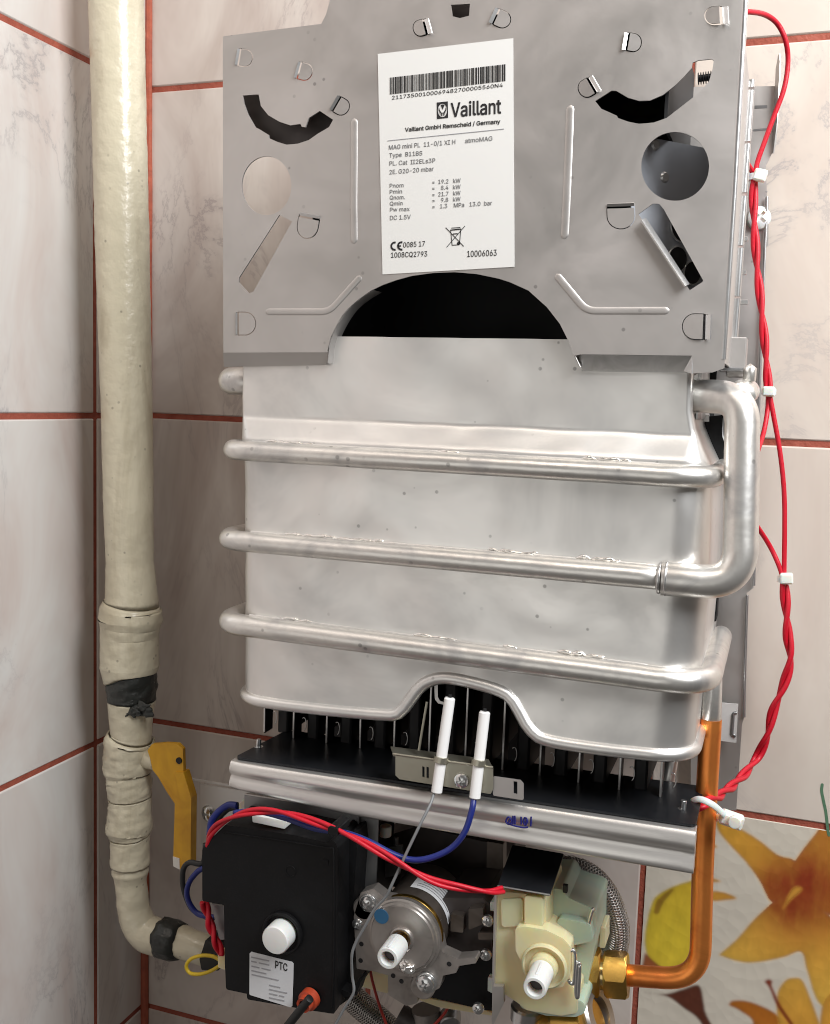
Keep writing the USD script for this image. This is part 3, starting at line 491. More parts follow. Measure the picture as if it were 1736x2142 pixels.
# heat exchanger: a tinned shell with a rolled lower rim, tubes soldered round it
SF = -.203
zt, z_b, z_c = P(950, 707, -.190)[2], P(512, 872, -.190)[2], P(512, 918, SF)[2]
front_px = [(560, 1470), (600, 1476), (700, 1487), (815, 1496), (835, 1490), (852, 1472), (868, 1448), (890, 1428), (930, 1418), (1000, 1431), (1055, 1450), (1078, 1474), (1094, 1505), (1112, 1530), (1145, 1549), (1250, 1566), (1370, 1579)]
fp = smooth_path(PX(front_px, SF), 5); zbL, zbR = fp[0, 2], fp[-1, 2]
def zbot(X): return np.interp(X, fp[:, 0], fp[:, 2])
XL = lambda z: np.interp(z, [zbL, z_c, z_b, zt], [P(512, 1430, -.185)[0], P(516, 930, -.185)[0], P(512, 868, -.185)[0], P(512, 770, -.185)[0]])
XR = lambda z: np.interp(z, [zbR, P(1497, 1200, -.12)[2], P(1501, 965, -.12)[2], P(1490, 930, -.12)[2], P(1449, 878, -.12)[2], zt], [P(1468, 1500, -.12)[0], P(1496, 1200, -.12)[0], P(1501, 965, -.12)[0], P(1485, 925, -.12)[0], P(1448, 878, -.185)[0], P(1447, 790, -.185)[0]])
YF = lambda z: np.interp(z, [zbR, z_c, z_b, zt], [SF, SF, -.191, -.191])
RC = lambda z: np.interp(z, [zbR, z_c - .01, z_b, zt], [.026, .022, .004, .003])
def profile(z, inset=0.0, n=60):
    l, r, y, c = XL(z) + inset, XR(z) - inset, YF(z) + inset, RC(z); t = np.linspace(0, np.pi / 2, 12)
    q = [(l, Y) for Y in np.linspace(-.03, y + c, 8, endpoint=False)] + [(l + c - c * math.cos(a), y + c - c * math.sin(a)) for a in t]
    q += [(X, y) for X in np.linspace(l + c, r - c, n + 2)[1:-1]] + [(r - c + c * math.sin(a), y + c - c * math.cos(a)) for a in t] + [(r, Y) for Y in np.linspace(y + c, -.03, 9)[1:]]
    return np.array(q)
zs = np.r_[np.linspace(zt, z_b + .004, 5, endpoint=False), np.linspace(z_b + .004, z_c - .006, 14, endpoint=False), np.linspace(z_c - .006, zbL + .03, 26)]
grid = [np.c_[profile(z), np.full(100 - 9, z)] if False else np.c_[profile(z), np.full(len(profile(z)), z)] for z in zs]
low = profile(zbL); grid[-1][:, 2] = np.maximum(grid[-1][:, 2], zbot(grid[-1][:, 0]) + .001)
for t in (.34, .67, 1.0):
    b = low.copy(); zb_ = zbot(b[:, 0]); grid.append(np.c_[grid[len(zs) - 1][:, :2] * (1 - t) + b * t, np.where(True, grid[len(zs) - 1][:, 2] * (1 - t) + zb_ * t, 0)])
for g in grid[len(zs) - 9:len(zs) - 1]: g[:, 2] = np.maximum(g[:, 2], np.where(zbot(g[:, 0]) > g[:, 2] - .004, zbot(g[:, 0]) + .002 + .12 * (g[:, 2] - zs[-1]), g[:, 2]))
def skin(grid):
    n = len(grid[0]); v = np.vstack(grid); f = []
    for i in range(len(grid) - 1):
        j = np.arange(n - 1); f += [np.c_[i * n + j, i * n + n + j, i * n + n + j + 1], np.c_[i * n + j, i * n + n + j + 1, i * n + j + 1]]
    return trimesh.Trimesh(v, np.vstack(f), process=False)
sh = skin(grid); sh.fix_normals(multibody=False)
if sh.face_normals[np.argmin(sh.triangles_center[:, 1])][1] > 0: sh.invert()
wv = sh.vertices; k = np.clip((wv[:, 2] - zbL) / .03, 0, 1) * (wv[:, 1] < -.15); wv = wv + np.c_[k * 0, (meshkit.fbm(wv * A3(16, 16, 22), 3) - .5) * .0050 * k, k * 0]; sh.vertices = wv
ex = part(WH, 'heat_exchanger', sh, 'tinned', True, 'big pale metal heat exchanger shell')
rimp = np.vstack([low[:, 0], low[:, 1], zbot(low[:, 0])]).T; part(ex, 'rolled_rim', tube(rimp + A3(0, .001, 0), .0044, 14), 'tinned', True)
lg_ = [np.c_[profile(z, .0035), np.full(len(profile(z)), z)] for z in (zt - .004, z_b, z_c, -.06, zbL + .014)]; lg_.append(lg_[-1] * A3(1, 1, 0) + np.c_[lg_[-1][:, :2] * 0, np.maximum(zbot(lg_[-1][:, 0]) + .004, zbL + .006)]); lg_[-2][:, 2] = np.maximum(lg_[-2][:, 2], lg_[-1][:, 2] + .002)
part(ex, 'inner_liner', [skin(lg_), rbox((XL(0) + .008, -.034, -.17), (XR(0) - .004, -.031, zt - .01), 0), rbox((XL(0) + .008, -.034, -.285), (P(1085, 1600, -.03)[0], -.031, -.17), 0), rbox((XL(0) + .008, SF + .03, -.06), (XR(0) - .01, -.031, -.056), 0)], 'soot', False, 'black inside of the combustion chamber')
CYc = SF - .0035
def coil(lpx, rpx, cl, cr, r, back=True, cut=None):
    cl += .0058; A, B = P(*lpx, CYc), P(*rpx, CYc); sl = (B[2] - A[2]) / (B[0] - A[0]); zl = A[2] + sl * (cl - A[0]); zr_ = A[2] + sl * (cr - A[0])
    pts = [(cl + .002, -.06, zl), (cl, -.12, zl), (cl, CYc, zl)]
    if cut is None: pts += [(cr, CYc, zr_), (cr, -.12, zr_), (cr, -.06, zr_)]; q = fillet(pts, [.02, .022, .03, .02], 12)
    else: pts += [cut]; q = fillet(pts, [.02, .022], 12)
    q = np.vstack([[a + (b - a) * t for t in np.linspace(0, 1, max(2, int(np.linalg.norm(b - a) / .012)), endpoint=False)] for a, b in zip(q[:-1], q[1:])] + [q[-1:]])
    return tube(q, r * (1 + .05 * (meshkit.noise(q * 60) - .5)), 20), (lambda X: A[2] + sl * (X - A[0]))
collar = P(1381, 1209, CYc)
m1, f1 = coil((560, 946), (1400, 995), P(491, 942, -.18)[0], P(1499, 992, -.17)[0], .0070)
m2, f2 = coil((560, 1137), (1378, 1208), P(483, 1130, -.18)[0], 0, .0073, cut=collar)
m3, f3 = coil((560, 1315), (1380, 1421), P(484, 1298, -.18)[0], P(1489, 1380, -.17)[0], .0078)
for m in (m1, m2, m3): part(ex, 'coil_tube', m, 'tinned_tube', True)
def weld(u0, u1, f, r, lift):
    X0, X1 = P(u0, 1100, CYc)[0], P(u1, 1100, CYc)[0]; X = np.linspace(X0, X1, 26); e = np.sin(np.linspace(0, np.pi, 26)) ** .3
    p = np.c_[X, np.full(26, SF - .0006), f(X) + lift + .0016 * (meshkit.noise(np.c_[X * 330, X * 0, X * 0]) - .5)]; return tube(p, r * e * (.6 + .9 * meshkit.noise(np.c_[X * 260, X * 0 + 5, X * 0])), 8)
for u0, u1, f, lift in ((545, 650, f1, .0072), (905, 952, f1, .0074), (1205, 1312, f1, .0074), (590, 700, f2, .0076), (700, 800, f2, .0074), (1020, 1125, f2, .0080), (1205, 1300, f2, .0078), (585, 655, f3, .0083), (868, 965, f3, .0085), (1060, 1092, f3, .0083), (1175, 1278, f3, .0086)): part(ex, 'weld_bead', weld(u0, u1, f, .0012, lift), 'weld', True)
kx = np.linspace(P(520, 1100, CYc)[0], P(1370, 1100, CYc)[0], 60)
for f, L in ((f1, .0066), (f2, .0069), (f3, .0074)): part(ex, 'solder_seam', tube(np.c_[kx, np.full(60, SF - .0002), f(kx) + L], .0009 * (.7 + .6 * meshkit.noise(np.c_[kx * 120, kx * 0, kx * 0])), 6), 'tinned', True)
rp = fillet([P(1383, 1210, CYc), P(1548, 1222, CYc + .004), P(1553, 832, -.185), P(1450, 828, -.172)], [.03, .026], 14); part(ex, 'riser_tube', tube(rp, .0104, 24), 'tinned_tube', True, 'thick tube rising along the right side')
dc = P(1400, 1211, CYc) - P(1380, 1209, CYc); part(ex, 'tube_collar', ring(P(1376, 1209, CYc), dc, .0068, .0098, .0022, 28), 'galvanised_bright', True); part(ex, 'tube_collar', ring(P(1391, 1210, CYc), dc, .0080, .0108, .0015, 28), 'galvanised_bright', True)
q = P(1550, 830, -.183); part(ex, 'elbow_stub', tube(smooth_path([q, q + A3(.000, .03, .0035), q + A3(.000, .10, .005)], 6), .0085, 20), 'tinned_tube', True); q = P(1567, 797, -.165); part(ex, 'elbow_stub', lathe([(1e-6, -.001), (.004, 0), (.004, .008), (1e-6, .011)], q, (0, 0, 1), 16), 'tinned_tube', True)
q = P(1461, 826, -.172); part(ex, 'header_block', rbox(q - A3(.012, .004, .0135), q + A3(.0, .07, .0145), .003), 'tinned'); part(ex, 'header_block', rbox(q - A3(.001, .002, .0155), q + A3(.0008, .06, .0165), .0004), 'galvanised_bright')
q = P(489, 797, -.165); part(ex, 'return_bend', tube(fillet([q + A3(.02, -.002, .0), q + A3(-.006, 0, 0), q + A3(-.006, .05, 0), q + A3(.02, .05, 0)], .02, 10), .0103, 22), 'tinned_tube', True, 'rounded tube bend on the left of the shell')
cr3 = P(1489, 1380, -.17)[0]; z3r = f3(cr3)

# copper pipe
cy_ = -.135
cp_pts = [P(1489, 1400, cy_), P(1487, 1504, cy_), P(1470, 1800, cy_ - .004), P(1464, 2050, cy_ - .01), P(1312, 2040, cy_ - .012)]
part(WH, 'sleeve_tube', tube([cp_pts[0], (cp_pts[0] + cp_pts[1]) / 2, cp_pts[1]], .0069, 20), 'tinned_tube', True)
cpp = part(WH, 'copper_pipe', tube(fillet(cp_pts[1:], [.02, .024], 12), .0073, 26), 'copper', True, 'bright copper pipe bending left at the bottom')
n1, n2 = P(1314, 2040, cy_ - .012), P(1264, 2036, cy_ - .013); nd = n2 - n1; part(cpp, 'union_nut', hexnut(n1, nd, .0162, np.linalg.norm(nd) * .98, .2), 'brass')
n3, n4 = P(1257, 2034, cy_ - .013), P(1220, 2030, cy_ - .014); part(cpp, 'thread', cyl(n2 - nd * .1, n4 - n2, .0115, np.linalg.norm(n3 - n2) + .006), 'brass_bright'); part(cpp, 'lock_nut', hexnut(n3, n4 - n3, .0168, np.linalg.norm(n4 - n3), .1), 'brass')

# burner
TYf = -.200
zTL, zTR = P(490, 1590, TYf)[2], P(1455, 1734, TYf)[2]; xTL, xTR = P(487, 1600, TYf)[0], P(1455, 1760, TYf)[0]
prof = [(0, .006), (.0, -.0022), (.03, -.0036), (.12, -.0050), (.26, -.0060), (.38, -.0056), (.48, -.0036), (.56, -.0030), (.66, -.0042), (.80, -.0060), (.93, -.0058), (.985, -.0050), (1.0, -.0038), (1.0, .006)]
rows = []
for t in np.linspace(0, 1, 40):
    X = xTL + (xTR - xTL) * t; zt_ = zTL + (zTR - zTL) * t; H = np.interp(t, [0, .3, 1], [.0195, .0255, .0275]); ee = 1 - .15 * math.exp(-t * 90)
    rows.append(np.array([(X, TYf + .006 + (y - .006) * ee, zt_ - H * s) for s, y in prof]))
tray = skin(rows); c0 = [Polygon([(p[1], p[2]) for p in rw]) for rw in (rows[0], rows[-1])]
caps = []
for rw in (rows[0], rows[-1]): caps.append(flat(rw, .0006))
if tray.face_normals[np.argmin(tray.triangles_center[:, 1])][1] > 0: tray.invert()
bt = part(WH, 'burner_tray', [tray] + caps, 'aluminium', 40, 'long aluminium front rail of the burner')
pl_b = -.128
part(bt, 'top_plate', flat(np.array([(xTL + .001, TYf + .001, zTL + .0006), (xTR - .0005, TYf + .001, zTR + .0006), (xTR - .0005, pl_b, zTR + .0006), (xTL + .008, pl_b, zTL + .0006)]), .0016, r=.004), 'dark_steel', label='dark steel plate on top of the rail')
zpl = lambda X: zTL + (zTR - zTL) * (X - xTL) / (xTR - xTL) + .0006
for u, v in ((541, 1560), (1428, 1706)):
    q = Pz(u, v, (zTL + zTR) / 2); q[2] = zpl(q[0]); part(bt, 'screw', [cyl(q, (0, 0, 1), .0036, .0016, 20), cyl(q + A3(0, 0, .001), (0, 0, 1), .0019, .0062, 16)], 'zinc')
def on_tray(u, v): return P(u, v, TYf - .0058)
ink = []
for st in ([(1062, 1709), (1058, 1718), (1064, 1724), (1070, 1718), (1066, 1710), (1062, 1709)], [(1068, 1712), (1063, 1722), (1072, 1724)], [(1073, 1706), (1073, 1723)], [(1077, 1706), (1077, 1724)], [(1090, 1708), (1090, 1724)], [(1098, 1709), (1095, 1717), (1098, 1726), (1103, 1718), (1099, 1709)], [(1101, 1710), (1100, 1726)], [(1111, 1708), (1110, 1728)], [(1060, 1722), (1075, 1727), (1095, 1731), (1104, 1730)]):
    ink.append(tube(smooth_path([on_tray(*s) for s in st], 4), .00062, 6))
part(bt, 'pen_marking', ink, 'ink_blue', False, 'blue handwritten 81 101 on the rail')
for k, (u, v) in enumerate([(552, 1534), (613, 1548), (682, 1558), (752, 1569), (823, 1581), (896, 1592), (972, 1603), (1050, 1615), (1128, 1627), (1209, 1642), (1294, 1657), (1380, 1672)]):
    q = Pz(u, v, zpl(.21 + (u - 490) / 965 * .33)); X, y0 = q[0], q[1]; z0, z1_ = zpl(X) + .0004, zbot(X) + .012
    bl = part(WH, 'burner_blade', rbox((X - .0006, y0 + .0008, z0), (X + .0006, y0 + .014, z1_), .0003), 'dark_steel')
    part(bl, 'front_edge', rbox((X - .0008, y0, z0 + .001), (X + .0008, y0 + .0009, z1_), .0003), 'blade_edge')
    if k < 11: part(bl, 'burner_body', rbox((X + .0085, y0 + .006, z0), (X + .0180, -.05, z1_ + .004), .0016), 'soot')
    zb = zbot(X) + .001; lug = np.array([(X + dx, y0 + .003 + .0006 * (dx > .006), zb + dz) for dx, dz in ((.0012, 0), (.0042, 0), (.0046, -.0095), (.0062, -.0120), (.0095, -.0128), (.0095, -.0146), (.0050, -.0142), (.0024, -.0115))])
    lug[:, 1] = y0 + .003; part(bl, 'folded_lug', flat(lug, .0008, r=.0003), 'blade_edge')
    part(bl, 'loop', tube(np.array([(X + .0075 + .0020 * math.cos(t), y0 + .003, z0 + .013 + .0050 * math.sin(t)) for t in np.linspace(-1.4, 2.2, 14)]), .0004, 6), 'blade_edge', True)
part(WH, 'flame_rod', tube([P(1405, 1590, -.12), P(1398, 1630, -.122), P(1393, 1672, -.124)], .0046, 14), 'tinned_tube', True, 'shiny upright rod at the right end of the burner')
# ignition electrodes on their bracket
EY = -.2125
eb = part(WH, 'electrode_bracket', sheet([(827, 1578), (1031, 1606), (1031, 1652), (1026, 1661), (836, 1630), (827, 1622)], EY, .0012, [[(883, 1603), (888, 1604), (888, 1626), (883, 1625)], [(892, 1604), (897, 1605), (897, 1628), (892, 1627)]], r=.0006), 'olive_steel', label='olive tinted bracket holding the two white electrodes')
part(eb, 'top_flange', flat(np.array([P(822, 1578, EY), P(1031, 1606, EY), Pz(1022, 1588, P(1031, 1606, EY)[2] + .0003), Pz(817, 1561, P(822, 1578, EY)[2] + .0003)]), .0012), 'olive_steel')
part(eb, 'rounded_edge', tube(PX([(822, 1577), (926, 1591), (1031, 1605)], EY + .0002), .0009, 8), 'olive_steel', True)
part(eb, 'side_plate', sheet([(1031, 1624), (1088, 1632), (1095, 1640), (1095, 1674), (1031, 1664)], EY + .002, .001, [[(1074, 1634), (1082, 1635), (1082, 1661), (1074, 1660)]], r=.0012), 'galvanised')
part(eb, 'screw', screw(P(966, 1632, EY), FW, .0052), 'zinc')
for a, b, w in (((941, 1459), (913, 1658), 24), ((1014, 1488), (993, 1670), 24)):
    A, B = P(*a, EY + .004), P(*b, EY - .005); L = np.linalg.norm(B - A); r = w / 2 * .31e-3
    e = part(eb, 'electrode', lathe([(1e-6, 0), (r * .8, 0), (r, .001), (r, L - .0006), (r * .86, L), (1e-6, L)], A, B - A, 22), 'ceramic', label='white ceramic ignition electrode')
    t = .62; c = A + (B - A) * (t if a[0] < 1000 else .55); part(eb, 'electrode_ferrule', ring(c, B - A, r * .98, r * 1.35, .004, 22), 'olive_steel')
    part(eb, 'electrode_tip', tube([A + (A - B) / L * .002, A - (A - B) / L * .003], .0012, 8), 'soot')
part(eb, 'spark_pin', tube([P(893, 1468, EY + .012), P(885, 1515, EY + .008), P(876, 1570, EY + .004)], .0009, 8), 'olive_steel')

# black ignition unit at the lower left
BY = -.226
fr = b3((305, 650), (330, 610), (440, 500), (470, 470), (950, 540), (1215, 600), (1240, 575), (1268, 600), (1285, 640), (1280, 1560), (1262, 1838), (1010, 1800), (965, 1790), (630, 1732), (628, 1692), (478, 1660), (470, 1500), (462, 1050), (305, 1020))
ib = part(WH, 'ignition_unit', block(fr, BY, -.135, .0016), 'black_plastic', 30, 'black plastic ignition box with a white push button')
part(ib, 'cover_edge', block(b3((1268, 560), (1410, 520), (1425, 640), (1400, 1000), (1400, 1500), (1380, 1720), (1268, 1800)), BY + .02, -.13, .001), 'black_plastic')
part(ib, 'latch', block(b3((1290, 1650), (1380, 1690), (1445, 1575), (1450, 1610), (1420, 1700), (1330, 1720)), BY + .01, BY + .022, .0005), 'black_plastic')
part(ib, 'side_plug', block(b3((285, 1440), (330, 1300), (420, 1340), (425, 1525), (300, 1520)), BY + .03, BY + .06, .001), 'black_rubber'); part(ib, 'pale_plug', block(b3((418, 1400), (470, 1395), (470, 1520), (420, 1500)), BY + .012, BY + .03, .0008), 'cream_plastic')
part(ib, 'circuit_edge', block(b3((370, 1040), (465, 1060), (465, 1300), (430, 1300)), BY + .02, BY + .03), 'galvanised_dark')
bc = P(*one(b3, 895, 1240), BY); part(ib, 'button_ring', [ring(bc, FW, .0128, .0150, .0035, 36), cyl(bc, FW, .0129, .001, 36)], 'black_plastic', True)
part(ib, 'wire_clip', block(b3((1215, 480), (1285, 500), (1285, 560), (1215, 540)), BY - .018, BY + .002, .0012), 'black_plastic')
ec = P(*one(b3, 945, 805), BY); part(ib, 'embossed_ring', ring(ec, FW, .0034, .0042, .0004, 24), 'black_plastic'); part(ib, 'embossed_square', block(b3((1175, 720), (1215, 726), (1215, 760), (1175, 754)), BY - .0005, BY + .001), 'black_plastic')
part(ib, 'rim_seam', tube(PX(b3((458, 520), (950, 592), (1255, 640), (1262, 1000), (1258, 1500), (1245, 1790)), BY - .0001), .0007, 6), 'black_plastic', True)
part(ib, 'push_button', lathe([(1e-6, 0), (.0102, 0), (.0102, .0125), (.0094, .0138), (.006, .0142), (1e-6, .0143)], bc, FW, 36), 'white_plastic', 40, 'white round push button')
IL = BY - .0004; il = part(ib, 'type_label', sheet(b3((660, 1388), (955, 1462), (966, 1475), (957, 1780), (945, 1790), (650, 1700), (646, 1690), (648, 1400)), IL, .0003, r=.0006), 'paper_grey', False, 'small pale type label under the button')
part(il if False else ib, 'label_print', [text_on('PTC', one(b3, 830, 1502), one(b3, 922, 1528), 52 / 3.457, IL, True)], 'ink', False)
dash = []
for y, segs in ((1425, [(660, 790)]), (1455, [(660, 700), (715, 790)]), (1490, [(662, 720), (735, 800)]), (1522, [(662, 770)]), (1550, [(664, 860)]), (1600, [(790, 870)]), (1630, [(790, 920)]), (1660, [(790, 850), (862, 900)]), (1690, [(790, 900)])):
    for a, b in segs: dash.append(bar(one(b3, a, y + (a - 660) * .24 * .9), one(b3, b, y + (b - 660) * .24 * .9), .0009, IL))
part(ib, 'label_print', dash, 'ink_pale', False)
gc = P(*one(b3, 1095, 1715), BY); part(ib, 'cable_grommet', [lathe([(.0034, .010), (.0052, .0105), (.0056, .006), (.0072, .0055), (.0074, 0)], gc, FW + A3(-.15, 0, -.1), 28)], 'orange_rubber', 40, 'brown red rubber cable grommet')
part(ib, 'plug_housing', block(b3((565, 320), (600, 285), (760, 300), (900, 330), (900, 400), (720, 380), (565, 390)), BY + .05, BY + .07, .0012), 'nylon'); part(ib, 'plug_housing', block(b3((665, 400), (915, 445), (905, 500), (735, 462), (670, 450)), BY + .004, BY + .016, .001), 'white_plastic', label='white plug on top of the black box')
br = part(WH, 'support_bracket', [flat(np.array([P(u, v, Y) for (u, v), Y in zip(b3((610, 255), (1370, 365), (1440, 370), (1440, 560), (1200, 560), (610, 470)), [-.188] * 6)]), .001), block(b3((1382, 365), (1582, 335), (1575, 640), (1560, 900), (1400, 1010)), -.185, -.1835)], 'galvanised_dark', label='grey steel bracket behind the black box')
part(br, 'top_fold', flat(np.array([P(*one(b3, 610, 255), -.188), P(*one(b3, 1375, 366), -.188), P(*one(b3, 1582, 335), -.15), P(*one(b3, 800, 215), -.15)]), .001), 'galvanised')
wp = part(WH, 'mounting_plate', block(b3((292, 175), (700, 240), (700, 560), (470, 620), (295, 620)), -.10, -.0985), 'white_sheet', label='white mounting plate behind the black box'); part(wp, 'edge_strip', flat(np.array([P(*one(b3, 145, 122), -.10), P(*one(b3, 700, 215), -.10), P(*one(b3, 700, 225), -.10), P(*one(b3, 150, 134), -.10)]), .002), 'white_sheet')
part(wp, 'screw', screw(P(*one(b3, 352, 385), -.10), FW + A3(-.5, 0, 0), .0072), 'zinc')

# gas valve
GY = -.214
gv = part(WH, 'gas_valve', block(b4((100, 1130), (150, 960), (240, 930), (330, 1000), (520, 1030), (700, 1200), (740, 1390), (850, 1440), (985, 1430), (985, 1470), (860, 1490), (840, 1540), (745, 1560), (720, 1650), (640, 1690), (560, 1650), (540, 1570), (360, 1560), (250, 1530), (120, 1510)), GY + .006, GY + .016, .001), 'valve_metal', label='round metal gas valve with a white spindle')
gc_ = P(*one(b4, 448, 1290), GY); part(gv, 'drum', cyl(gc_ + A3(0, .004, 0), (0, 1, 0), .0252, .062, 48, .002), 'drum_dark', 40, 'dark drum behind the round face')
part(gv, 'face_disc', lathe([(1e-6, 0), (.0225, 0), (.0232, .0012), (.0246, .0014), (.0252, .0025), (.0266, .0028), (.0268, .0062), (.025, .0075)], gc_, (0, 1, 0), 56), 'valve_metal', 35)
part(gv, 'drum_band', [lathe([(.0258, 0), (.0262, .0006), (.0262, .0032), (.0256, .004)], gc_ + A3(0, .0085, 0), (0, 1, 0), 56)], 'brass', 35)
def drum_label():
    v, f = [], []; na = 14
    for a in np.radians(np.linspace(8, 98, na)):
        for y in (.024, .043): v.append(gc_ + A3(.0256 * math.cos(a), y, .0256 * math.sin(a)))
    for i in range(na - 1): f += [(2 * i, 2 * i + 1, 2 * i + 3), (2 * i, 2 * i + 3, 2 * i + 2)]
    return trimesh.Trimesh(np.array(v), f, process=False)
dlb = drum_label(); 
if (dlb.face_normals[0] @ (dlb.triangles_center[0] - gc_)) < 0: dlb.invert()
part(gv, 'drum_label', dlb, 'paper_grey', True, 'pale label wrapped round the drum')
lines = []
for y in (.028, .031, .034, .037, .040):
    a0, a1 = 20 + 15 * rng.random(), 75 + 15 * rng.random(); lines.append(tube([gc_ + A3(.02562 * math.cos(a), y, .02562 * math.sin(a)) for a in np.radians(np.linspace(a0, a1, 14))], .00035, 5))
part(gv, 'label_lines', lines, 'ink_grey', False)
part(gv, 'blue_dot', cyl(P(*one(b4, 300, 1130), GY), FW, .0053, .0005, 28), 'blue_dot', label='blue paint dot on the valve face')
sc = P(*one(b4, 448, 1292), GY); part(gv, 'spindle_boss', lathe([(.0090, 0), (.0088, .0022), (.0074, .0030), (.0062, .0020), (.0058, 0)], sc, FW, 36), 'valve_metal', True); part(gv, 'brass_stem', cyl(sc, FW, .0043, .011, 24), 'brass')
st0 = sc + FW * .008; part(gv, 'spindle', [lathe([(.0064, 0), (.0076, .0006), (.0076, .0185), (.0070, .0195), (.0050, .0195), (.0046, .0175), (.0046, .012)], st0, FW, 30), rbox(st0 + A3(-.0008, -.019, .0066), st0 + A3(.0008, -.003, .0084), .0003)], 'white_plastic', 35, 'white hollow spindle'); part(gv, 'spindle_bore', cyl(st0, FW, .0047, .0135, 24), 'control_dark')
q = P(*one(b4, 490, 1500), GY); mm_ = trimesh.creation.icosphere(3, .0052); mm_.vertices *= A3(1.3, .8, .8); mm_.vertices += (meshkit.fbm(mm_.vertices * 260, 3)[:, None] - .5) * .006 * mm_.vertex_normals; mm_.apply_translation(q); part(gv, 'solder_blob', mm_, 'weld', True, 'shiny lump under the spindle')
for x, y, r, Y in ((203, 1035, .0056, GY + .004), (622, 1612, .0064, GY + .004), (128, 1190, .0036, GY + .006)): q = P(*one(b4, x, y), Y); part(gv, 'screw', [screw(q, FW, r, rng.random()), ring(q + A3(0, .002, 0), FW, r * .9, r * 1.18, .0025, 24)], 'zinc')
part(gv, 'screw_lug', cyl(P(*one(b4, 622, 1600), GY + .014), FW, .0088, .009, 28), 'valve_metal'); part(gv, 'screw_lug', cyl(P(*one(b4, 205, 1035), GY + .016), FW, .0080, .010, 28), 'valve_metal')
part(gv, 'lower_body', block(b4((345, 1540), (560, 1580), (560, 1760), (480, 1780), (350, 1700)), GY + .012, GY + .05, .0015), 'valve_metal'); [part(gv, 'lug_hole', cyl(P(*one(b4, x, y), GY + .0061), FW, .0017, .0004, 14), 'soot') for x, y in ((150, 1450), (155, 1330), (790, 1475), (445, 1600), (385, 1560))]
part(gv, 'valve_housing', block(b4((740, 1000), (1030, 1000), (1100, 1060), (1100, 1400), (1000, 1430), (760, 1400)), GY + .03, GY + .08, .0015), 'control_dark'); part(gv, 'valve_housing', block(b4((800, 1115), (895, 1130), (890, 1250), (800, 1240)), GY + .024, GY + .031, .0008), 'drum_dark'); part(gv, 'valve_housing', block(b4((930, 1080), (1035, 1070), (1030, 1190), (930, 1230)), GY + .022, GY + .031, .0008), 'drum_dark'); part(gv, 'valve_housing', block(b4((1000, 1250), (1110, 1250), (1110, 1300), (1000, 1300)), GY + .022, GY + .031, .0008), 'drum_dark')
for x, y in ((1068, 1162), (1055, 1408), (1000, 1795)): q = P(*one(b4, x, y), GY + .022); part(gv, 'screw', screw(q, FW, .0041, rng.random()), 'zinc')
part(WH, 'gas_manifold', [block(b4((300, 560), (560, 480), (1080, 600), (1200, 720), (1150, 950), (850, 1010), (300, 900)), -.12, -.03, .002)], 'control_dark', label='dark manifold behind the valves'); part(WH, 'manifold_bracket', block(b4((1065, 590), (1180, 610), (1180, 790), (1060, 780)), -.135, -.125, .0008), 'drum_dark'); part(WH, 'manifold_bracket', [block(b4((290, 640), (450, 615), (455, 700), (430, 830), (290, 860)), -.145, -.143, .0008), tube([P(*one(b4, 405, 560), -.14), P(*one(b4, 405, 630), -.14)], .0022, 10)], 'galvanised_dark'); part(WH, 'manifold_cap', cyl(P(*one(b4, 330, 475), -.16), (0, 0, -1), .0045, .008, 18), 'nylon')
part(WH, 'switch_box', block(b4((745, 1545), (990, 1440), (1110, 1400), (1105, 1815), (1050, 1810), (580, 1700), (600, 1640), (720, 1640)), -.180, -.13, .001), 'black_plastic', label='black box under the gas valve')
part(WH, 'cream_bar', block(b4((580, 1712), (750, 1745), (1050, 1810), (1100, 1830), (1100, 1850), (720, 1790), (580, 1740)), -.17, -.14, .001), 'cream_plastic'); part(WH, 'cream_bar', block(b4((115, 1510), (345, 1540), (345, 1690), (150, 1640)), -.15, -.13, .001), 'cream_plastic')
# water valve
VY = -.205
wv_ = part(WH, 'water_valve', block(b4((1120, 950), (1300, 965), (1490, 985), (1492, 1225), (1660, 1345), (1662, 1610), (1720, 1690), (1720, 1830), (1600, 1850), (1350, 1810), (1290, 1760), (1110, 1640)), VY + .012, -.14, .003), 'cream_plastic', label='cream plastic water valve with a white spindle')
part(wv_, 'cam_block', block(b5((255, 1215), (330, 1205), (480, 1230), (600, 1290), (655, 1350), (650, 1560), (600, 1640), (520, 1660), (330, 1520), (258, 1380)), VY + .002, VY + .013, .0025), 'cream_plastic')
hc = P(*one(b5, 470, 1480), VY + .003); part(wv_, 'hub', lathe([(.0155, 0), (.0152, .003), (.0140, .004), (.0132, .0005), (.0095, .0005), (.009, .008), (.0072, .009), (1e-6, .009)], hc, FW, 40), 'cream_plastic', 35)
sp0 = hc + FW * .008; part(wv_, 'spindle', [lathe([(.0064, 0), (.0077, .0006), (.0077, .0215), (.0070, .0225), (.0052, .0225), (.0048, .0205), (.0048, .014)], sp0, FW, 30), rbox(sp0 + A3(-.0007, -.019, .0067), sp0 + A3(.0007, -.004, .0084), .0003)], 'white_plastic', 35, 'white hollow spindle'); part(wv_, 'spindle_bore', cyl(sp0, FW, .0049, .0155, 24), 'control_dark')
part(wv_, 'neck', block(b4((1335, 985), (1470, 1000), (1465, 1230), (1335, 1210)), VY + .006, VY + .014, .002), 'cream_plastic'); part(wv_, 'recess', block(b4((1165, 1010), (1320, 1000), (1325, 1200), (1170, 1210)), VY + .010, VY + .0125, .002), 'cream_plastic')
